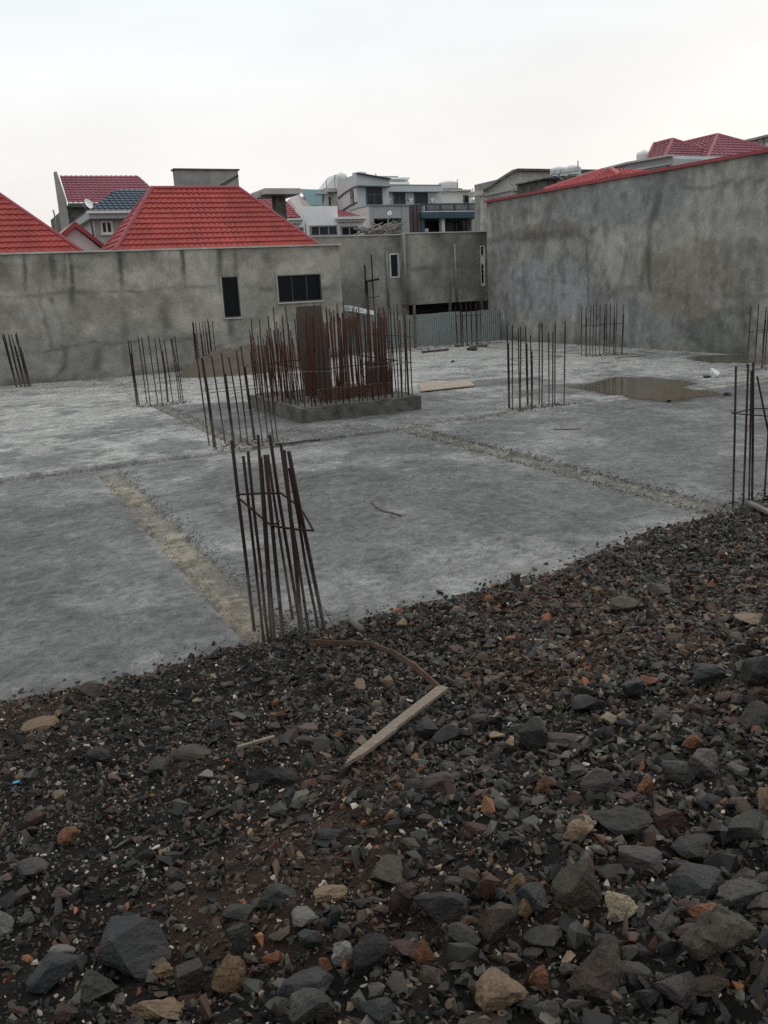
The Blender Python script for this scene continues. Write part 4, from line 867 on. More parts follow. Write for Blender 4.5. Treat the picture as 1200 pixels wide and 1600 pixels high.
# ------------------------------------------------------------------ tall stained wall of the house at right
A = np.array([22.38, 34.6, 0]); B = np.array([21.70, 11.0, 0]); U = (B - A) / np.linalg.norm(B - A); RL = float(np.linalg.norm(B - A))
t = thing('concrete_house', 'tall blank stained concrete house wall at right with red roof edge', 'house', tuple((A + B) / 2))
TOP = lambda s: 6.08 - .22 * np.asarray(s, float) / 16.0
def px_r(x, y):
    d_ = ray(x, y); nrm = np.array([-U[1], U[0], 0]); k_ = ((A - CAM) @ nrm) / (d_ @ nrm); q_ = CAM + d_ * k_; return float((q_ - A) @ U), float(q_[2])
def rw_col(S, Z, top):
    big = fbm(S * .3, Z * .45, 501, 4); mid = fbm(S * 1.0, Z * .8, 511, 5); ver = fbm(S * 2.4, Z * .35, 521, 4)
    c = lerp3([.19, .193, .182], [.345, .336, .305], sstep(.34, .66, mid * .40 + big * .25 + ver * .35))
    blot = lambda px, py, a_, b_, sd: sstep(1.15, .7, ((S - px_r(px, py)[0]) / a_) ** 2 + ((Z - px_r(px, py)[1]) / b_) ** 2 + (fbm(S * 1.3, Z * 1.3, sd, 4) - .5) * 1.5)
    c = lerp3(c, [.265, .282, .284], .8 * blot(850, 450, 3.6, 1.15, 531)); c = lerp3(c, [.22, .235, .235], .7 * blot(960, 320, 4.0, .8, 533)); c = lerp3(c, [.215, .225, .222], .7 * blot(990, 505, 2.6, .9, 534))
    c = lerp3(c, [.205, .175, .13], .65 * blot(1075, 430, 2.2, 1.5, 536)); c = lerp3(c, [.17, .145, .11], .55 * blot(850, 362, 2.6, .42, 537)); c = lerp3(c, [.36, .345, .31], .8 * blot(958, 400, 1.6, 1.15, 538)); c = lerp3(c, [.33, .32, .28], .6 * blot(1050, 360, 1.8, .7, 539))
    c = lerp3(c, [.09, .075, .055], .4 * blot(1168, 387, .55, .34, 540) * sstep(.4, .6, mid)); c = lerp3(c, [.105, .115, .105], .6 * blot(1130, 520, 1.5, .75, 541))
    L = lambda pts, w, s, wp=.18: stroke(S, Z, [px_r(*q_) for q_ in pts], w, s, wp)
    st = np.zeros_like(S)
    for pts, w, k, sd in (([(760, 378), (800, 372), (850, 368), (885, 362), (915, 372)], .30, .6, 601), ([(918, 372), (918, 450), (916, 530)], .12, .75, 602), ([(920, 452), (960, 458), (1008, 448)], .22, .85, 603), ([(1030, 310), (1016, 350), (1014, 450)], .22, .8, 604), ([(880, 340), (890, 362), (935, 358)], .25, .55, 605),
                          ([(975, 335), (985, 380), (975, 440)], .3, .5, 606), ([(945, 415), (950, 450)], .2, .75, 607), ([(1010, 455), (1060, 462), (1200, 460)], .14, .5, 608), ([(1040, 300), (1100, 292), (1200, 275)], .16, .6, 609), ([(805, 440), (860, 438), (915, 440)], .12, .35, 610),
                          ([(802, 440), (805, 530)], .10, .4, 611), ([(1120, 400), (1110, 470), (1125, 520)], .3, .3, 612), ([(1160, 460), (1165, 550)], .3, .45, 613), ([(1185, 330), (1190, 450)], .2, .35, 614), ([(770, 330), (772, 400)], .2, .3, 615), ([(820, 330), (870, 345), (870, 362)], .2, .35, 616)):
        st = np.maximum(st, k * L(pts, w, sd))
    st = np.maximum(st, .35 * sstep(.55, .7, ver) * sstep(.45, .6, big))
    st = np.maximum(st, .5 * sstep(.5, 0, Z + (mid - .5) * .6))
    c = lerp3(c, [.062, .060, .052], np.clip(st * 1.1, 0, 1) * .85); c = c * (1 + .6 * (fbm(S * 3.1, Z * 2.1, 651, 5, .65) - .5))[..., None]
    c = lerp3(c, [.50, .50, .48], .8 * np.maximum(L([(777, 486), (777, 496)], .12, 621, .02), L([(786, 486), (786, 496)], .11, 622, .02)))
    c = lerp3(c, [.31, .305, .285], .45 * sstep(.52, .74, fbm(S * 1.5, Z * 1.9, 631, 5, .6))); c = lerp3(c, [.10, .098, .088], .45 * sstep(.52, .72, fbm(S * 1.9, Z * 1.4, 641, 5, .6)))
    return c
wall_sheet('wall', A, U, RL, -.3, TOP, .06, rw_col, M['wall'], t, (), (-1, .03, 0))
nr = np.array([1, -.03, 0])
b = MB(); b.prism([A + nr * .08 + (0, 0, -.9), B + nr * .08 + (0, 0, -.9), B + nr * .08 + (0, 0, float(TOP(RL)) - .05), A + nr * .08 + (0, 0, float(TOP(0)) - .05)], nr * 9.0)
b.prism([A + (0, 0, -.9), A + nr * .1 + (0, 0, -.9), A + nr * .1 + (0, 0, 6.05), A + (0, 0, 6.05)], (0, .02, 0)); obj('rear_wall', b, M['conc'], t)
b = MB(); a0 = A + (0, 0, float(TOP(0))); b0 = B + (0, 0, float(TOP(RL)))
b.prism([a0 - nr * .10, a0 - nr * .10 + (0, 0, .045), a0 + nr * .45 + (0, 0, .07), a0 + nr * .45], b0 - a0); b.prism([a0 - nr * .13 + (0, 0, -.06), a0 - nr * .13 + (0, 0, .01), a0 - nr * .102 + (0, 0, .01), a0 - nr * .102 + (0, 0, -.06)], b0 - a0)
obj('coping', b, M['flash'], t)
ap = onX(942, 268, 26.0); e0 = onX(850, 297, 22.7); e1 = onX(968, 276, 22.7); ez = 6.08
c_ = [np.array([22.7, e0[1], ez]), np.array([22.7, e1[1], ez]), np.array([29.3, e1[1], ez]), np.array([29.3, e0[1], ez])]; a1 = ap; a2 = ap + (0, -.5, 0)
b = MB(); tiled(b, c_[0], c_[1], a1, a2, 6); tiled(b, c_[1], c_[2], a2, a2 + 1e-3, 6); tiled(b, c_[2], c_[3], a2, a1, 6); tiled(b, c_[3], c_[0], a1, a1 + 1e-3, 6)
o = obj('roof', b, M['pinkred'], t); obj('ridge_cap', MB().tube([c_[1] + (0, 0, .05), a2 + (0, 0, .06)], .09, 8).tube([c_[0] + (0, 0, .05), a1 + (0, 0, .06)], .09, 8), M['pinkred'], o)

# ------------------------------------------------------------------ middle concrete house and the sheet fence under it
t = thing('concrete_house', 'raw concrete house in the middle, its upper storey jutting over a dark gap', 'house', (19, 37, 0))
MY = 36.2
a = onY(632, 366, MY); a2 = onY(640, 477, MY); b = onY(757, 362, MY); zb = .5 * (a2[2] + onY(757, 468, MY)[2]); zt = .5 * (a[2] + b[2]); mx0 = .5 * (a[0] + a2[0]); mx1 = b[0] + .6
def mw_col(S, Z, top):
    big = fbm(S * .5 + 4, Z * .5, 701, 4); mid = fbm(S * 1.3, Z * 1.1, 711, 5)
    c = lerp3([.19, .185, .168], [.32, .305, .27], sstep(.36, .64, mid * .5 + big * .5)); st = .65 * sstep(top - 1.1, top - .2, Z + (mid - .5) * 1.6) * sstep(.4, .58, fbm(S * .9, Z * .3, 721, 3))
    st = np.maximum(st, .4 * stroke(S, Z, [(0, zb + 1.5), (2, zb + 1.5), (5, zb + 1.7)], .16, 731)); st = np.maximum(st, .4 * stroke(S, Z, [(2.2, zb + .2), (2.3, zb + 2.3)], .25, 741)); st = np.maximum(st, .55 * (1 - sstep(0, .35, S)))
    return lerp3(c, [.065, .063, .056], st)
sl = span(751, 384, 757.5, 447, MY); shole = (sl[0] - mx0, sl[1] - mx0, sl[2], sl[3])
wall_sheet('wall', (mx0, MY, 0), np.array([1., 0, 0]), mx1 - mx0, zb, lambda s: s * 0 + zt, .06, mw_col, M['wall'], t, [shole], (0, -1, 0))
b = MB(); b.box(mx0, mx0 + .02, MY + .001, MY + .54, zb, zt - .01); b.box(mx0 + .021, mx1 - .9, MY + .05, MY + 8, zb, zt - .02); b.box(mx0, mx1, MY + .01, MY + 8, zb - .02, zb - .001); obj('side_wall', b, M['conc'], t)
o = window(t, sl[0], sl[1], sl[2], sl[3], MY, 'offwhite', 'white', .03, 0, .2, hb=.42); obj('upper_pane', MB().box(sl[0] + .035, sl[1] - .035, MY + .085, MY + .095, sl[3] - .42, sl[3] - .035), M['glass'], o); obj('lower_pane', MB().box(sl[0] + .035, sl[0] + .2, MY + .085, MY + .095, sl[2] + .15, sl[2] + 1.0), M['glass'], o)
LY = 36.75; lx0 = onY(490, 372, LY)[0]; lz = .5 * (onY(500, 371, LY)[2] + onY(625, 367, LY)[2])
sw = span(609, 396, 624, 434, LY)
wall_sheet('wall', (lx0 - 4, LY, 0), np.array([1., 0, 0]), mx0 - lx0 + 4.3, -.9, lambda s: s * 0 + lz, .07, lambda S, Z, top: mw_col(S + 3, Z, top), M['wall'], t, [(sw[0] - lx0 + 4, sw[1] - lx0 + 4, sw[2], sw[3])], (0, -1, 0))
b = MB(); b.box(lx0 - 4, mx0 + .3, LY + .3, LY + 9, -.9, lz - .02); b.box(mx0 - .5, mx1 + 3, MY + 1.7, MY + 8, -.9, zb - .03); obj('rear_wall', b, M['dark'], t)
window(t, *sw, LY, frame_m='frame_w', glass_m='glass_grey', fw=.06, mull=0, rec=.15)
obj('parapet', MB().box(lx0 - 4, mx0 + .3, LY - .05, LY + .3, lz, lz + .05), M['conc_lt'], t)
obj('parapet', MB().box(mx0 - .04, mx1, MY - .05, MY + .3, zt, zt + .05), M['conc_lt'], t)
for (x, y0, y1, Y, r) in ((604, 394, 482, LY - .12, .055), (631, 366, 480, MY - .08, .05), (710, 381, 472, MY - .12, .055)):
    p0, p1 = onY(x, y0, Y), onY(x + (y1 - y0) * .045, y1, Y); obj('drain_pipe', MB().tube([p1, p0], r, 8), M['pipe'], t, True)
for (x0, y0, x1, y1, Y, lab) in ((704, 441, 703, 487, MY - .5, 'timber prop leaning on the middle house under its drain pipe'), (752, 466, 754, 487, MY - .4, 'short timber prop under the right end of the middle house'), (647, 475, 649, 545, 33.0, 'thin dark post between the rebar core and the green fence')):
    tag(obj('timber_prop', MB().bar(onY(x1, y1, Y), onY(x0, y0, Y), .09, .09), M['wood_old']), lab, 'prop')
t = thing('scaffold_post', 'thin twin steel posts with crossbars before the recessed middle wall', 'scaffold', tuple(onY(578, 478, 36.5)))
obj('post', MB().tube([onY(573, 490, 36.5), onY(570, 414, 36.5)], .035, 6), M['rebar'], t); obj('post', MB().tube([onY(585, 490, 36.5), onY(580, 398, 36.5)], .03, 6), M['rebar'], t); obj('post', MB().tube([onY(576, 490, 36.6), onY(573, 438, 36.6)], .035, 6), M['rebar'], t)
obj('crossbar', MB().tube([onY(571, 440, 36.4), onY(592, 436, 36.4)], .05, 6), M['rebar'], t); obj('crossbar', MB().tube([onY(573, 465, 36.4), onY(593, 463, 36.4)], .025, 6), M['rebar'], t)
# corrugated fence
FY = 33.6
t = thing('sheet_fence', 'grey green corrugated sheet fence under the overhanging middle house', 'fence', (18.5, FY, 0))
fx0, fx1 = 13.9, 22.3; zf = .5 * (onY(660, 492, FY)[2] + onY(755, 483, FY)[2])
for k in range(8):
    s0 = fx0 + (fx1 - fx0) * k / 8; s1 = fx0 + (fx1 - fx0) * (k + 1) / 8 + .05; xs = np.arange(s0, s1, .022); dz = random.uniform(-.03, .03); yy = FY + (k % 2) * .014 + .016 * np.sin(xs * 2 * math.pi / .11)
    P = np.concatenate([np.stack([xs, yy, xs * 0 - .1], -1), np.stack([xs, yy, xs * 0 + zf + dz], -1)]); n = len(xs)
    obj('fence_sheet', np_mesh('sheet', P, np.array([(i, i + 1, n + i + 1, n + i) for i in range(n - 1)])), M['fence'], t, True)
b = MB(); b.bar((fx0, FY + .06, zf - .25), (fx1, FY + .06, zf - .25), .05, .06); b.bar((fx0, FY + .06, .3), (fx1, FY + .06, .3), .05, .06); obj('rail', b, M['wood_old'], t)
for k in range(4):
    a_, b_ = onY(540, 478.5 + k * 2.3, 33.0 - .12 * k), onY(578, 487 + k * 1.6, 33.0 - .12 * k); xs = np.linspace(0, 1, 40); P = []
    for v_ in (0, 1): P += [(a_[0] + (b_[0] - a_[0]) * v_, 32.6 - .12 * k + .9 * x_, a_[2] + (b_[2] - a_[2]) * v_ + .03 * math.sin(x_ * 50)) for x_ in xs]
    tag(obj('roofing_sheet', np_mesh('sheet', np.array(P), np.array([(i, i + 1, 40 + i + 1, 40 + i) for i in range(39)])), M['sheet'], smooth=True), ('topmost', 'second', 'third', 'lowest')[k] + ' white roofing sheet in the tilted stack behind the rebar core', 'roofing sheet', 'white roofing sheets')
b_ = onY(578, 492, 32.7); tag(obj('timber_prop', MB().bar((onY(560, 540, 32.8)[0], 32.8, 0), (onY(560, 489, 32.8)[0], 32.8, onY(560, 489, 32.8)[2]), .1, .1), M['wood_old']), 'post holding up the tilted white roofing sheets', 'post')
# pole pile on the roof of the middle house
rng = random.Random(5); PY = 39.5
c0 = onY(596, 366, PY)
for k in range(26):
    px = rng.uniform(572, 612); L_ = rng.choice([-1, 1, 1]); an = rng.uniform(.25, .75) * L_ if k > 4 else rng.uniform(.5, .8)
    ln = rng.uniform(1.2, 2.0) * 1.0; hgt = rng.uniform(.05, .42)
    xx = onY(px, 366, PY)[0]; q0 = np.array([xx - ln * .5 * math.cos(an), PY + rng.uniform(-.6, .5), lz + .12 + hgt - ln * .5 * math.sin(an) * .55]); q1 = np.array([xx + ln * .5 * math.cos(an), PY + rng.uniform(-.6, .5), lz + .12 + hgt + ln * .5 * math.sin(an) * .75]); q0[2] = max(q0[2], lz + .06); q1[2] = max(q1[2], lz + .06)
    tag(obj('timber_pole', MB().tube([q0, q1], .045, 6, .03), M['poles']), 'one of the grey poles heaped on the roof of the middle house', 'pole', 'poles heaped on the middle house roof')
t = thing('satellite_dish', 'small white dish standing behind the pole heap on the middle house', 'satellite dish', tuple(onY(607, 352, 40.5)))
p0, p1 = onY(603, 362, 40.5), onY(609, 333, 40.5)
obj('mast', MB().tube([p0, p1], .03, 6), M['pipe'], t)
def dish(c, r, ax):
    ax = np.array(ax, float); ax /= np.linalg.norm(ax); u_ = np.cross(ax, (0, 0, 1)); u_ /= np.linalg.norm(u_); v_ = np.cross(ax, u_); mb = MB(); vs = [np.array(c)]; fs = []
    for i in range(1, 5):
        for k in range(16): an = 2 * math.pi * k / 16; q = r * i / 4; vs.append(np.array(c) + u_ * q * math.cos(an) + v_ * q * math.sin(an) + ax * .25 * r * (i / 4) ** 2)
    for k in range(16): fs.append((0, 1 + k, 1 + (k + 1) % 16))
    for i in range(3):
        for k in range(16): fs.append((1 + i * 16 + k, 1 + i * 16 + (k + 1) % 16, 17 + i * 16 + (k + 1) % 16, 17 + i * 16 + k))
    return mb.add(vs, fs)
obj('reflector', dish(p1, .12, (-.7, -.7, .3)), M['tank'], t, True)

# ------------------------------------------------------------------ white house behind the middle house
t = thing('white_house', 'white painted house with dark windows behind the middle concrete house', 'house', (15, 48, 0))
Y0 = 48.0
def zbot(mb, x0, y0, x1, Y, d):
    a_, b_, c_, d_ = span(x0, y0, x1, y0 + 40, Y); return mb.box(a_, b_, Y, Y + d, -.9, onY((x0 + x1) / 2, y0, Y)[2])
obj('parapet_wall', zbot(MB(), 478, 322, 528, Y0, 1.2), M['white'], t)
b = MB(); zbot(b, 528.3, 346, 573, Y0 + .1, 8); zbot(b, 447, 349, 477.7, Y0 + .1, 8); zbot(b, 470, 323, 477.7, Y0 + .35, .8); obj('wall', b, M['white'], t)
b = MB(); bpx(b, 528.5, 338.5, 574, 342, Y0 - .45, 1.6); bpx(b, 529, 342.2, 572, 346, Y0 - .25, 1.2); bpx(b, 447, 341, 474.5, 344, Y0 - .45, 1.6); bpx(b, 449, 344.2, 473, 349, Y0 - .25, 1.2); obj('cornice', b, M['offwhite'], t)
wpx(t, 484, 352, 527, 369, Y0, frame_m='frame_g', glass_m='glass_grey', fw=.08, mull=2); wpx(t, 532, 353, 559, 369, Y0 + .1, frame_m='frame_g', glass_m='glass', fw=.08, mull=1); wpx(t, 463, 355, 474, 369, Y0 + .1, frame_m='frame_g', glass_m='glass_grey', fw=.08, mull=0)
b = MB(); e0, e1 = onY(395, 340, Y0 + .4), onY(472, 340, Y0 + .4); r0, r1 = onY(372, 307, Y0 + 4), onY(440, 308, Y0 + 4); tiled(b, e0 - (3, 0, 0), e1, r0 - (2, 0, 0), r1, 10, .3); e2 = e1 + np.array([0, 8, 0]); tiled(b, e1, e2, r1, r1 + 1e-3, 10, .3)
obj('roof', b, M['red_old'], t)
b = MB(); e0, e1 = onY(528, 339, Y0 + .6), onY(562, 338, Y0 + .6); r0, r1 = onY(500, 322, Y0 + 3), onY(529, 329, Y0 + 2.2); tiled(b, e0 - (2, 0, 0), e1, r0, r1, 5, .3); obj('roof', b, M['red_old'], t)
# concrete canopy on one post
t = thing('concrete_canopy', 'flat concrete canopy slab on a single thick post behind the red roof', 'canopy', tuple(onY(440, 345, 42)))
a_, b_, c_, d_ = span(414, 294, 470, 303, 42.0)
p0 = onY(408, 303, 42.0); obj('canopy_slab', MB().box(a_, b_, 42, 44.2, c_, d_).box(onY(409, 300, 42)[0], a_ - .001, 42.6, 44.1, c_ - .1, c_ + .16), M['conc_lt'], t)
a_, b_, c_, d_ = span(433, 303.5, 448, 370, 42.6); obj('post', MB().box(a_, b_, 42.6, 43.2, 0, d_ - .0), M['plinth'], t)
# teal roof house
t = thing('teal_roof_house', 'house with a teal sheet roof behind the concrete canopy', 'house', tuple(onY(480, 340, 56)))
q = [onY(468, 297, 60), onY(504, 298, 60), onY(504, 322, 56), onY(486, 322, 56)]
obj('roof', MB().prism(q, (0, .05, .08)), M['teal'], t)
obj('wall', MB().prism([onY(452, 312, 58), onY(465, 301, 58), onY(484, 322, 56), onY(484, 350, 56), onY(452, 350, 58)], (0, .4, 0)).box(onY(485, 330, 56)[0], onY(506, 330, 56)[0], 56.5, 59, 0, onY(495, 322, 56)[2]), M['pink'], t)

# ------------------------------------------------------------------ grey villa with the balcony
t = thing('grey_villa', 'modern grey villa with dark blue balcony and railing', 'house', (24, 56, 0))
VY = 55.0
xa = onY(558, 300, VY)[0]; dep = back_depth(xa, 7.0, VY, 531)
front = [onY(558, 345, VY), onY(608, 345, VY), onY(607, 281.5, VY), onY(558, 272.5, VY)]; front[0][2] = front[1][2] = 0.; front[0][0] = front[3][0] = xa; front[1][0] = front[2][0]
obj('tower_wall', MB().prism(front, (0, dep, 0)), M['bluegrey'], t)
lf = [np.array([xa - .03, VY + .02, 0]), np.array([xa - .03, VY + dep, 0]), np.array([xa - .03, VY + dep, front[3][2] - .15]), np.array([xa - .03, VY + .02, front[3][2] - .35])]
obj('side_cladding', MB().prism(lf, (.028, 0, 0)), M['pink'], t)
b = MB()
for dz in (0, -1.25):
    P = [np.array([xa - .06, VY + dep * v_, front[3][2] - .75 + dz * .8 - .45 * v_ ** 1.6]) for v_ in np.linspace(0, .95, 10)]; b.tube(P, .06, 5)
obj('trim', b, M['frame_d'], t)
sy0, sy1 = VY + .5, VY + dep * .32; zz0, zz1 = onY(555, 322, VY + 1)[2], onY(555, 298, VY + 1)[2]
o = obj('window', MB().box(xa - .07, xa - .031, sy0, sy1, zz0, zz1), M['frame_d'], t); obj('pane', MB().box(xa - .09, xa - .071, sy0 + .1, sy1 - .1, zz0 + .1, (zz0 + zz1) / 2 - .05).box(xa - .09, xa - .071, sy0 + .1, sy1 - .1, (zz0 + zz1) / 2 + .05, zz1 - .1), M['glass_pale'], o)
pf = [onY(557, 290, VY - .35), onY(609, 291, VY - .35), onY(608.5, 281, VY - .35), onY(557, 272, VY - .35)]
obj('fascia', MB().prism(pf, (0, .34, 0)), M['bluegrey'], t); obj('fascia_edge', MB().bar(pf[3] + (0, 0, .04), pf[2] + (0, 0, .04), .5, .07).bar(pf[0] - (0, 0, .04), pf[1] - (0, 0, .04), .3, .07), M['frame_d'], t)
wpx(t, 572, 293, 597, 322, VY, frame_m='frame_d', glass_m='glass_grey', fw=.09, mull=1, hb=.62, rec=.06)
UY = VY + 1.2
obj('upper_wall', zbot(MB(), 601, 298, 690, UY, 8), M['bluegrey'], t)
b = MB(); bpx(b, 601, 289, 690, 299.5, UY - .5, 4); obj('parapet', b, M['bluegrey'], t); b = MB(); bpx(b, 601, 288.3, 690, 289, UY - .55, 1); bpx(b, 601, 299.3, 690, 300.2, UY - .52, .4); obj('parapet_edge', b, M['frame_d'], t)
wpx(t, 615, 301, 633, 320, UY, frame_m='frame_d', glass_m='glass_grey', fw=.09, mull=1, hb=.3, rec=.06); wpx(t, 647, 301, 668, 319, UY, frame_m='frame_d', glass_m='glass_grey', fw=.06, mull=0, rec=.06)
for px in (608, 641, 675):
    q = onY(px, 311, UY - .12); obj('wall_lamp', MB().box(q[0] - .16, q[0] + .16, UY - .2, UY - .001, q[2] - .06, q[2] + .05).box(q[0] - .08, q[0] + .08, UY - .16, UY - .02, q[2] - .2, q[2] - .061), M['frame_w'], t)
b = MB(); bpx(b, 607, 277, 640, 280, UY + 3, 3); bpx(b, 609, 280.2, 638, 284, UY + 3.4, 3); bpx(b, 607, 284.3, 640, 289, UY + 3, 3); obj('roof_parapet', b, M['white'], t); b = MB(); bpx(b, 592, 275, 622, 281, UY + 6, 3); obj('roof_block', b, M['midgrey'], t)
obj('right_wall', zbot(MB(), 686.5, 297, 737, UY + .3, 7), M['stainwhite'], t); b = MB(); bpx(b, 687, 296, 737, 298.6, UY + .0, 5); obj('roof_edge', b, M['conc_lt'], t)
wpx(t, 724, 305, 731.5, 318, UY + .3, frame_m='frame_d', glass_m='glass', fw=.08, mull=0, rec=.08)
obj('boundary_block', zbot(MB(), 735, 311.5, 752, UY + 2, 3), M['stainwhite'], t)
# balcony
BY = VY - 2.4
b = MB(); bpx(b, 658.5, 331, 755, 340.5, BY, 3.4); obj('balcony_slab', b, M['navy'], t)
b = MB(); bpx(b, 661, 329.6, 754, 330.8, BY + .02, 3.2); obj('slab_edge', b, M['frame_w'], t)
r_ = MB(); x0_, x1_, zz0, zz1 = span(666, 317.5, 753, 329.5, BY + .15)
r_.box(x0_, x1_, BY + .12, BY + .2, zz1 - .1, zz1); r_.box(x0_, x1_, BY + .12, BY + .2, zz0 + .05, zz0 + .1)
for k in range(49): xx = x0_ + (x1_ - x0_) * k / 48; w_ = .055 if k % 12 == 0 else .018; r_.box(xx - w_, xx + w_, BY + .13, BY + .19, zz0, zz1 - .1)
for k in range(9): yy = BY + .3 + k * .28; r_.box(x0_ - .02, x0_ + .03, yy, yy + .04, zz0, zz1 - .1)
r_.box(x0_ - .03, x0_ + .04, BY + .2, BY + 2.7, zz1 - .1, zz1); obj('railing', r_, M['rail'], t)
obj('lower_wall', zbot(MB(), 659, 341, 756, BY + 3.2, 4), M['plinth'], t)
wpx(t, 664, 343, 690, 366, BY + 3.2, frame_m='frame_d', glass_m='glass_grey', fw=.1, mull=1, rec=.1); wpx(t, 711, 342, 737, 366, BY + 3.2, frame_m='frame_d', glass_m='glass', fw=.1, mull=1, rec=.1)
obj('column', zbot(MB(), 691, 340.7, 695.5, BY + .3, .4), M['frame_w'], t); obj('stone_pier', zbot(MB(), 697, 347, 710, BY + 2.2, .6), M['stone'], t); obj('column', zbot(MB(), 737, 340.7, 745, BY + 1.4, .6), M['pink'], t); obj('column', zbot(MB(), 664, 357, 670, BY + .6, .5), M['frame_w'], t)
b = MB(); zbot(b, 745.2, 353, 757, BY + 1.4, .6); zbot(b, 752, 334, 758, BY + 1.5, .5); obj('end_wall', b, M['white'], t)
for k in range(3): obj('louvre', zbot(MB(), 640 + 6.2 * k, 319.5, 645 + 6.2 * k, BY + .3, .5), M['plum'], t)
obj('louvre_backing', zbot(MB(), 639, 320, 660, BY + .85, .3), M['navy'], t); obj('louvre_pier', zbot(MB(), 658.6, 341.2, 664, BY + .25, .5), M['navy'], t)
GYv = VY - 2.6
b = MB(); zbot(b, 578, 321, 584, GYv, 3); zbot(b, 628, 321, 639.5, GYv, 3); bpx(b, 584, 321, 628, 341, GYv, 3); obj('porch_wall', b, M['midgrey'], t); b = MB(); bpx(b, 577, 319.5, 640, 321.0, GYv - .1, 3); obj('porch_edge', b, M['frame_g'], t)
obj('porch_back', zbot(MB(), 583.5, 341.2, 629, GYv + 2.2, .4), M['glass_grey'], t)
xg = onY(578, 335, GYv)[0]; b = MB(); b.prism([(xg - .02, GYv + .1, 0), (xg - .02, GYv + 2.8, 0), (xg - .02, GYv + 2.8, onY(570, 328, GYv + 2.8)[2]), (xg - .02, GYv + .1, onY(578, 323, GYv)[2])], (.018, 0, 0)); obj('side_cladding', b, M['pink'], t)
# stair block at its left
SY = VY + 4
b = MB(); zbot(b, 496, 301, 514, SY, 4); zbot(b, 513, 300, 534, SY + .5, 3); obj('stair_block', b, M['stainwhite'], t); b = MB(); bpx(b, 512, 294, 534, 299.5, SY - .4, 4); bpx(b, 494, 300.3, 512, 303.2, SY - .3, 3); obj('stair_roof', b, M['conc_lt'], t)
b = MB(); b.prism([onY(508, 294, SY + 2), onY(528, 294, SY + 2), onY(528, 274, SY + 2), onY(524, 273, SY + 2)], (0, 1.5, 0)); obj('sloped_parapet', b, M['offwhite'], t)
wpx(t, 501, 304, 505, 315, SY, frame_m='frame_d', glass_m='glass', fw=.06, mull=0); wpx(t, 513.5, 308, 516, 321, SY + .5, frame_m='frame_d', glass_m='glass', fw=.05, mull=0)
def tank(px0, py0, px1, py1, Y, label, mount=None):
    x0_, x1_, z0_, z1_ = span(px0, py0, px1, py1, Y); r_ = (x1_ - x0_) / 2; h_ = z1_ - z0_; c_ = ((x0_ + x1_) / 2, Y, z0_)
    tt = thing('water_tank', label, 'water tank', c_, 'white rooftop water tanks')
    obj('tank_body', MB().lathe(c_, [(r_ * .96, 0), (r_, h_ * .05), (r_ * .97, h_ * .30), (r_, h_ * .34), (r_ * .97, h_ * .60), (r_, h_ * .64), (r_ * .95, h_ * .84), (r_ * .6, h_ * .93)], 24), M['tank'], tt, True)
    obj('lid', MB().lathe((c_[0], c_[1], c_[2] + h_ * .93), [(r_ * .3, 0), (r_ * .3, h_ * .06), (r_ * .2, h_ * .08)], 16), M['tank'], tt, True)
    if mount: obj('stand', MB().box(c_[0] - r_, c_[0] + r_, Y - r_, Y + r_, mount, z0_ - .001), M['conc'], tt)
    return tt
tank(525, 270, 542, 290, VY + 6.5, 'tall white water tank at the left end of the grey villa roof', 5.)
tank(551, 268.5, 572, 276, VY + 7, 'low white tank peeping over the grey villa tower', 5.)
tank(687, 283, 714, 296, UY + 2.2, 'wide white tank on the right roof of the grey villa', 5.)
def rod(pts, Y, label, r=.03): tag(obj('antenna', MB().tube([onY(x, y, Y) for x, y in pts], r, 5), M['pipe']), label, 'antenna', 'thin roof antennas')
rod([(714.5, 298), (714.5, 280)], UY + 1, 'thin pole right of the wide white tank'); rod([(739, 318), (738.5, 294)], UY - .1, 'thin pole at the right end of the villa balcony'); rod([(510.5, 294), (509.5, 282)], SY + .2, 'thin pole on the stair block left of the villa'); rod([(523.5, 294), (523, 273)], SY + .2, 'thin pole beside the tall white tank')
t = thing('satellite_dish', 'tiny dark dish on the sloping tower roof of the grey villa', 'satellite dish', tuple(onY(585, 277, VY + 1)))
obj('reflector', dish(onY(587, 274, VY + 1), .16, (.7, -.3, .5)), M['frame_g'], t, True); obj('mast', MB().tube([onY(584, 280, VY + 1), onY(586, 274, VY + 1)], .03, 5), M['pipe'], t)

# ------------------------------------------------------------------ left background houses
t = thing('burgundy_roof_house', 'far house with a burgundy roof and blank grey gable wall at left', 'house', tuple(onY(160, 380, 58)))
BYq = 56.0; e0, e1 = onY(106, 317, BYq), onY(262, 317, BYq); dR = back_depth(e0[0], 9.5, BYq, 93); dW = back_depth(e0[0] - .05, 9.5, BYq, 88.5); r0, r1 = onY(93, 275, BYq + dR), onY(214, 275, BYq + dR)
b = MB(); tiled(b, e0, e1, r0, r1, 11, .3); tiled(b, e1, e1 + (0, 11, 0), r1, r1 + 1e-3, 9, .3); obj('roof', b, M['burg'], t)
xw = e0[0] - .05; zt_ = r0[2] + .35; w0 = np.array([xw, BYq + .1, 0]); g = [w0, w0 + (0, dW - .1, 0), np.array([xw, BYq + dW, zt_]), np.array([xw, BYq + dR - .1, zt_ - .1]), np.array([xw, BYq + .1, e0[2] + .25])]
obj('gable_wall', MB().prism(g, (-.06, 0, 0)), M['conc'], t); obj('wall', MB().box(e0[0], e1[0] - .3, BYq + .3, BYq + 10, 0, e0[2] - .1), M['plinth'], t); obj('fascia', MB().box(e0[0], e1[0], BYq - .08, BYq + .08, e0[2] - .25, e0[2] - .02), M['frame_d'], t)
t = thing('blue_roof_house', 'house with a dark blue tiled roof and white framed window at left', 'house', tuple(onY(190, 380, 45)))
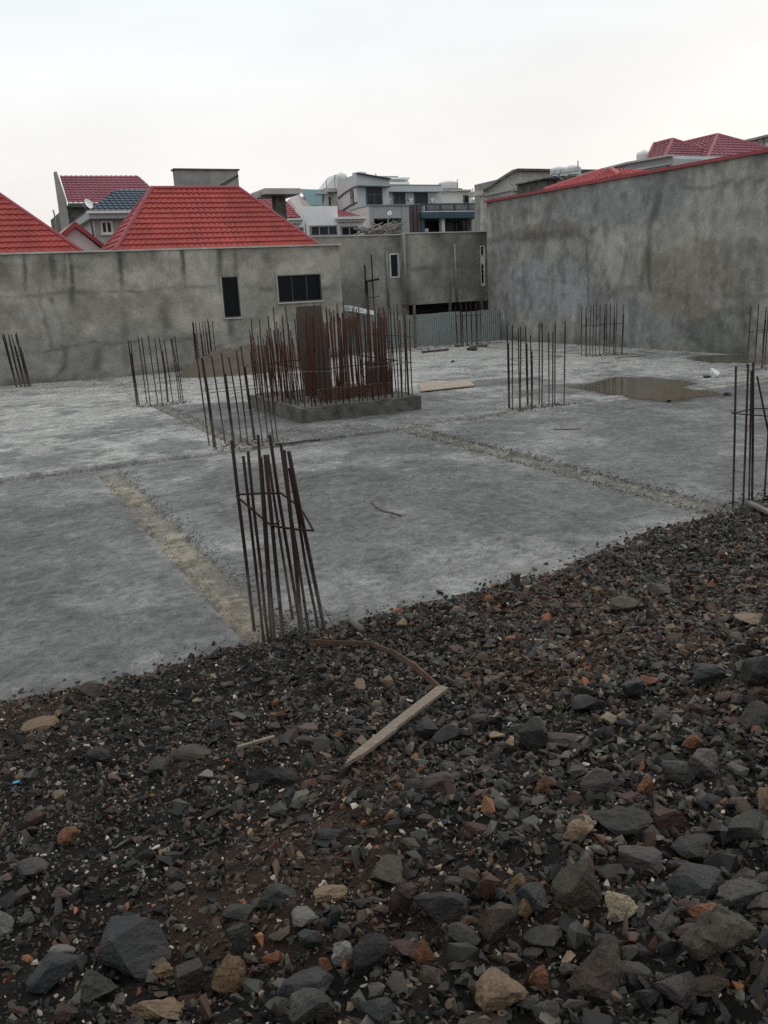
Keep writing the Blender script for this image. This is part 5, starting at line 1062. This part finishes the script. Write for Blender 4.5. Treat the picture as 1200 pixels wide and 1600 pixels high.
QY = 44.0; e0, e1 = onY(141, 331, QY), onY(300, 331, QY); r0, r1 = onY(184, 297, QY + 3.5), onY(262, 297, QY + 3.5)
b = MB(); tiled(b, e0, e1, r0, r1, 9, .26); tiled(b, e0 + (0, 7, 0), e0, r0, r0 + 1e-3, 9, .26); obj('roof', b, M['blue'], t)
z_ = e0[2]; zl_ = onY(175, 341.5, QY)[2]; obj('fascia', MB().box(e0[0] - .1, e1[0], QY - .15, QY + .05, zl_, z_).box(e0[0] - .1, e0[0] + .1, QY + .051, QY + 7, zl_, z_), M['midgrey'], t); obj('gutter', MB().box(e0[0] - .2, e1[0], QY - .3, QY - .151, z_ - .09, z_ + .02), M['frame_w'], t)
obj('wall', MB().box(onY(147, 350, QY + .5)[0], e1[0], QY + .5, QY + 6, 0, zl_ - .02), M['conc_lt'], t); obj('soffit', MB().box(e0[0], e1[0], QY - .1, QY + .6, zl_ - .015, zl_ - .002), M['midgrey'], t)
wpx(t, 157, 345, 176, 366, QY + .5, frame_m='frame_w', glass_m='glass_grey', fw=.09, mull=1, sill=True)
q0 = onY(141, 342, QY + .3); q1 = onY(147, 372, QY + .3); obj('drain_pipe', MB().tube([q0, q1], .05, 6), M['frame_d'], t)
t = thing('satellite_dish', 'white dish on the eave corner of the blue roof house', 'satellite dish', tuple(onY(140, 331, QY - .1)))
obj('reflector', dish(onY(137.5, 319, QY - .1), .24, (.55, -.7, .35)), M['tank'], t, True); obj('mast', MB().tube([onY(143, 331, QY - .1), onY(139, 321, QY - .05)], .035, 6), M['pipe'], t); obj('feed_arm', MB().tube([onY(135, 327, QY - .2), onY(129, 320, QY - .6)], .025, 5), M['pipe'], t)
t = thing('pink_gable_house', 'small gable of pinkish render with a dark red verge between the red roofs', 'house', tuple(onY(130, 395, 38)))
GY = 38.5; ap = onY(117, 356, GY); l0 = onY(96, 375, GY); r0 = onY(157, 388, GY); base = 2.
obj('gable_wall', MB().prism([(l0[0] - .5, GY, base), (r0[0], GY, base), r0, ap, (l0[0] - .5, GY, l0[2] - .4)], (0, 4, 0)), M['pink'], t)
obj('roof', MB().prism([ap + (0, -.25, .02), r0 + (.2, -.25, -.1), r0 + (.2, -.25, .08), ap + (0, -.25, .24)], (0, 4.5, 0)).prism([ap + (-.002, -.25, .02), ap + (-.002, -.25, .24), l0 + (-.6, -.25, -.24), l0 + (-.6, -.25, -.45)], (0, 4.5, 0)), M['flash'], t)
rod([(89, 362), (85, 335), (83, 328)], 50, 'thin bent pole left of the burgundy roof house', .04)
t = thing('stair_tower', 'plain grey concrete box tower behind the ridge of the red roof', 'tower', tuple(onY(323, 300, 47)))
a_, b_, c_, d_ = span(275, 266, 373, 300, 46.0); obj('tower_wall', MB().box(a_, b_, 46, 46.5, 0, d_), M['conc'], t); obj('tower_cap', MB().box(a_ - .08, b_ + .08, 45.92, 46.56, d_ + .001, d_ + .07), M['plinth'], t)
q = [onY(334, 294, 45.98), onY(372, 272, 45.98), onY(373, 276, 45.98), onY(342, 296, 45.98)]; obj('sloped_band', MB().prism(q, (0, .018, 0)), M['plinth'], t)

# ------------------------------------------------------------------ right background houses
t = thing('block_gable_house', 'unplastered grey block house with sloping gable top behind the right wall', 'house', tuple(onY(800, 320, 44)))
Y1 = 43.0; g = [onY(755, 420, Y1), onY(755, 298, Y1), onY(805, 266.5, Y1), onY(866, 265.5, Y1), onY(936, 268, Y1), onY(990, 300, Y1), onY(990, 420, Y1)]
obj('gable_wall', MB().prism(g, (0, .3, 0)), M['block'], t); obj('rear_wall', MB().prism([onY(800, 420, Y1 + .31), onY(800, 275, Y1 + .31), onY(830, 268, Y1 + .31), onY(936, 270, Y1 + .31), onY(985, 300, Y1 + .31), onY(985, 420, Y1 + .31)], (0, 4, 0)), M['conc'], t); b = MB(); b.bar(onY(755, 297.5, Y1 - .02), onY(805, 265.8, Y1 - .02), .5, .12); b.bar(onY(805.2, 265.8, Y1 - .02), onY(936, 267.5, Y1 - .02), .5, .12); obj('verge', b, M['plinth'], t)
b = MB(); bpx(b, 750.5, 297, 754.8, 305, Y1 - .2, 1.2); obj('corbel', b, M['block'], t); b = MB(); b.bar(onY(756, 305, Y1 - .06), onY(800, 295.5, Y1 - .06), .12, .12); b.bar(onY(803, 296.5, Y1 - .06), onY(850, 297, Y1 - .06), .12, .12); obj('ledge', b, M['conc_lt'], t)
t = thing('tank_stand', 'dark concrete box with steel frame under the two white tanks', 'tank stand', tuple(onY(875, 300, 39)))
b = MB(); bpx(b, 851, 280, 866, 302, 39, 2.5); bpx(b, 866.5, 275, 905, 300, 39.4, 2.5); obj('stand_wall', b, M['plinth'], t); b = MB(); bpx(b, 850, 278, 880, 279.8, 38.8, 2.6); obj('stand_slab', b, M['frame_d'], t)
b = MB(); b.bar(onY(859, 277, 38.7), onY(868, 266, 38.7), .07, .07); b.bar(onY(871, 277, 38.7), onY(877, 266, 38.7), .07, .07); b.bar(onY(873, 276, 38.7), onY(880, 281, 38.7), .07, .07); b.bar(onY(862, 273, 38.6), onY(905, 266.5, 38.6), .07, .06); obj('stand_frame', b, M['frame_g'], t)
tank(862, 260.5, 884, 277, 40, 'left of the paired white tanks over the right wall'); tank(882.5, 258.5, 905, 274, 40.6, 'right of the paired white tanks over the right wall')
rod([(903, 262), (903, 251)], 40, 'thin pole beside the right paired tank')
t = thing('grey_roofline_house', 'long grey parapet house with burgundy hip roofs above the right wall', 'house', tuple(onX(1050, 300, 34)))
def face_x(mb, pts, X, th): return mb.prism([onX(x, y, X) for x, y in pts], (th, 0, 0))
b = MB(); face_x(b, [(905, 290), (905, 275), (962, 262), (982, 255), (1048, 243), (1052, 248), (1052, 300)], 30.0, 3.); obj('parapet', b, M['midgrey'], t)
b = MB(); b.bar(onX(905, 274.5, 29.9), onX(982, 254.6, 29.9), .3, .08); b.bar(onX(983, 254.4, 29.9), onX(1050, 242.5, 29.9), .3, .08); b.bar(onX(960, 271, 29.92), onX(1047, 256, 29.92), .15, .06); obj('parapet_edge', b, M['conc_lt'], t)
b = MB(); c0 = onX(1049, 245, 30.4); zc = c0[2]; b.box(30.05, 39, c0[1] - .2, c0[1] - .05, zc - .9, zc - .1); obj('fascia', b, M['navy'], t)
b = MB(); b.box(30.0, 39, c0[1] - .3, c0[1] - .201, zc - .55, zc - .32); obj('gutter', b, M['midgrey'], t)
def hipY(ridge0, ridge1, X, hw_, ez_, m):
    r0, r1 = onX(*ridge0, X), onX(*ridge1, X); zr_ = (r0[2] + r1[2]) / 2; r0[2] = r1[2] = zr_; hp = hw_ * .8
    yl = onX(ridge0[0] - 17, 254, X - hw_)[1]
    e_ = [np.array([X - hw_, yl, ez_]), np.array([X - hw_, r1[1] - hp, ez_]), np.array([X + hw_, r1[1] - hp, ez_]), np.array([X + hw_, yl, ez_])]
    mb = MB(); tiled(mb, e_[0], e_[1], r0, r1, 10, .3); tiled(mb, e_[1], e_[2], r1, r1 + 1e-3, 10, .3); tiled(mb, e_[2], e_[3], r1, r0, 10, .3); tiled(mb, e_[3], e_[0], r0, r0 + 1e-3, 10, .3)
    o_ = obj('roof', mb, M[m], t); cp = MB()
    for q_, w_ in ((e_[1], r1), (e_[2], r1), (e_[0], r0), (r0, r1)): cp.tube([q_ + (0, 0, .03), w_ + (0, 0, .05)], .09, 6)
    obj('ridge_cap', cp, M['red_old'], o_)
ez_ = zc - .1
hipY((1022, 226), (1051, 219.5), 34.2, 3.0, ez_, 'burg'); hipY((1050, 227.5), (1121, 212.5), 37.5, 4.0, ez_ + .1, 'burg')
obj('wall', MB().box(30.4, 42, onX(1121, 240, 37.5)[1] - 2.5, onX(1010, 240, 34)[1] + 2, 0, ez_ - .95), M['midgrey'], t)
q = onX(1005, 254, 35.0); tt = tank(997, 235, 1014, 258, float(q[1]), 'tall white tank left of the burgundy hip roofs', 4.)
t = thing('panel_parapet_house', 'pale house parapet of square panels at the far right', 'house', tuple(onX(1190, 300, 44)))
b = MB(); face_x(b, [(1149, 300), (1149, 225), (1262, 198), (1262, 300)], 43.0, .4); obj('parapet', b, M['stainwhite'], t)
b = MB(); b.bar(onX(1149, 225, 42.95), onX(1262, 198, 42.95), .5, .12); b.bar(onX(1149, 231, 42.95), onX(1262, 206, 42.95), .12, .06)
for k in range(11): px = 1150 + k * 10.6; b.bar(onX(px, 225 - (px - 1149) * .239, 42.94), onX(px, 245 - (px - 1149) * .239, 42.94), .06, .08)
obj('parapet_rib', b, M['conc'], t)

# ------------------------------------------------------------------ light: overcast evening sky, a soft low sun
EL, AZ = math.radians(24), math.radians(62)          # sun ahead and to the right, behind cloud
w = D.worlds.new('World'); SC.world = w; w.use_nodes = True; nt = w.node_tree; L = nt.links.new; bg = nt.nodes['Background']
sky = N(nt, 'ShaderNodeTexSky', sky_type='NISHITA', sun_disc=False, sun_elevation=EL, sun_rotation=AZ, air_density=1.0, dust_density=2.5, ozone_density=1.0)
tc = N(nt, 'ShaderNodeTexCoord'); sp = N(nt, 'ShaderNodeSeparateXYZ'); L(tc.outputs['Generated'], sp.inputs[0])
cr = N(nt, 'ShaderNodeValToRGB'); els = cr.color_ramp.elements; L(sp.outputs[2], cr.inputs[0])
els[0].position = 0.0; els[0].color = (.75, .705, .67, 1); els[1].position = .20; els[1].color = (.755, .755, .75, 1)
for p_, c_ in ((.08, (.755, .73, .705)), (.34, (.68, .735, .77)), (.46, (.63, .715, .775)), (.75, (.86, .89, .90)), (1.0, (.92, .94, .94))): q = els.new(p_); q.color = (*c_, 1)
mp = N(nt, 'ShaderNodeMapping'); mp.inputs['Scale'].default_value = (1, 1, 3.2); L(tc.outputs['Generated'], mp.inputs[0])
nz = N(nt, 'ShaderNodeTexNoise', Scale=2.4, Detail=5., Roughness=.5); L(mp.outputs[0], nz.inputs[0])
mr = N(nt, 'ShaderNodeMapRange'); mr.inputs['From Min'].default_value = .3; mr.inputs['From Max'].default_value = .7; mr.inputs['To Min'].default_value = .92; mr.inputs['To Max'].default_value = 1.07; L(nz.outputs[0], mr.inputs['Value'])
# the cloud deck is thicker (dimmer) behind the viewer than towards the sun
dt = N(nt, 'ShaderNodeVectorMath', operation='DOT_PRODUCT'); dt.inputs[1].default_value = (.5, .86, 0); L(tc.outputs['Generated'], dt.inputs[0])
m3 = N(nt, 'ShaderNodeMapRange'); m3.inputs['From Min'].default_value = -.9; m3.inputs['From Max'].default_value = .75; m3.inputs['To Min'].default_value = .92; m3.inputs['To Max'].default_value = 1.06; L(dt.outputs['Value'], m3.inputs['Value'])
mu = N(nt, 'ShaderNodeMath', operation='MULTIPLY'); L(mr.outputs[0], mu.inputs[0]); L(m3.outputs[0], mu.inputs[1])
m10 = N(nt, 'ShaderNodeMath', operation='MULTIPLY'); m10.inputs[1].default_value = 10.; L(mu.outputs[0], m10.inputs[0])
cl = N(nt, 'ShaderNodeVectorMath', operation='SCALE'); L(cr.outputs[0], cl.inputs[0]); L(m10.outputs[0], cl.inputs['Scale'])
mx = N(nt, 'ShaderNodeMix', data_type='RGBA'); mx.inputs[0].default_value = .96; L(sky.outputs[0], mx.inputs[6]); L(cl.outputs[0], mx.inputs[7])
L(mx.outputs[2], bg.inputs[0]); bg.inputs[1].default_value = .1
s = D.lights.new('sun', 'SUN'); s.energy = .5; s.angle = math.radians(25); s.color = (1, .93, .85); so = D.objects.new('sun', s); COL.objects.link(so)
dv = Vector((math.sin(AZ) * math.cos(EL), math.cos(AZ) * math.cos(EL), math.sin(EL))); so.rotation_euler = dv.to_track_quat('Z', 'Y').to_euler(); so.location = (0, 0, 60)

cam = D.cameras.new('camera'); co = D.objects.new('camera', cam); COL.objects.link(co)
cam.sensor_fit = 'VERTICAL'; cam.sensor_height = 36; cam.lens = 36 * F / 1600; cam.clip_end = 2000; cam.clip_start = .05
mw = Matrix.Identity(4)
for i in range(3):
    for j in range(3): mw[i][j] = ROT[i, j]
mw[2][3] = H; co.matrix_world = mw; SC.camera = co
SC.view_settings.view_transform = 'Standard'; SC.view_settings.look = 'None'; SC.view_settings.gamma = 1; SC.view_settings.use_curve_mapping = False; SC.view_settings.exposure = .28
SC.cycles.max_bounces = 6
SC.cycles.use_denoising = False
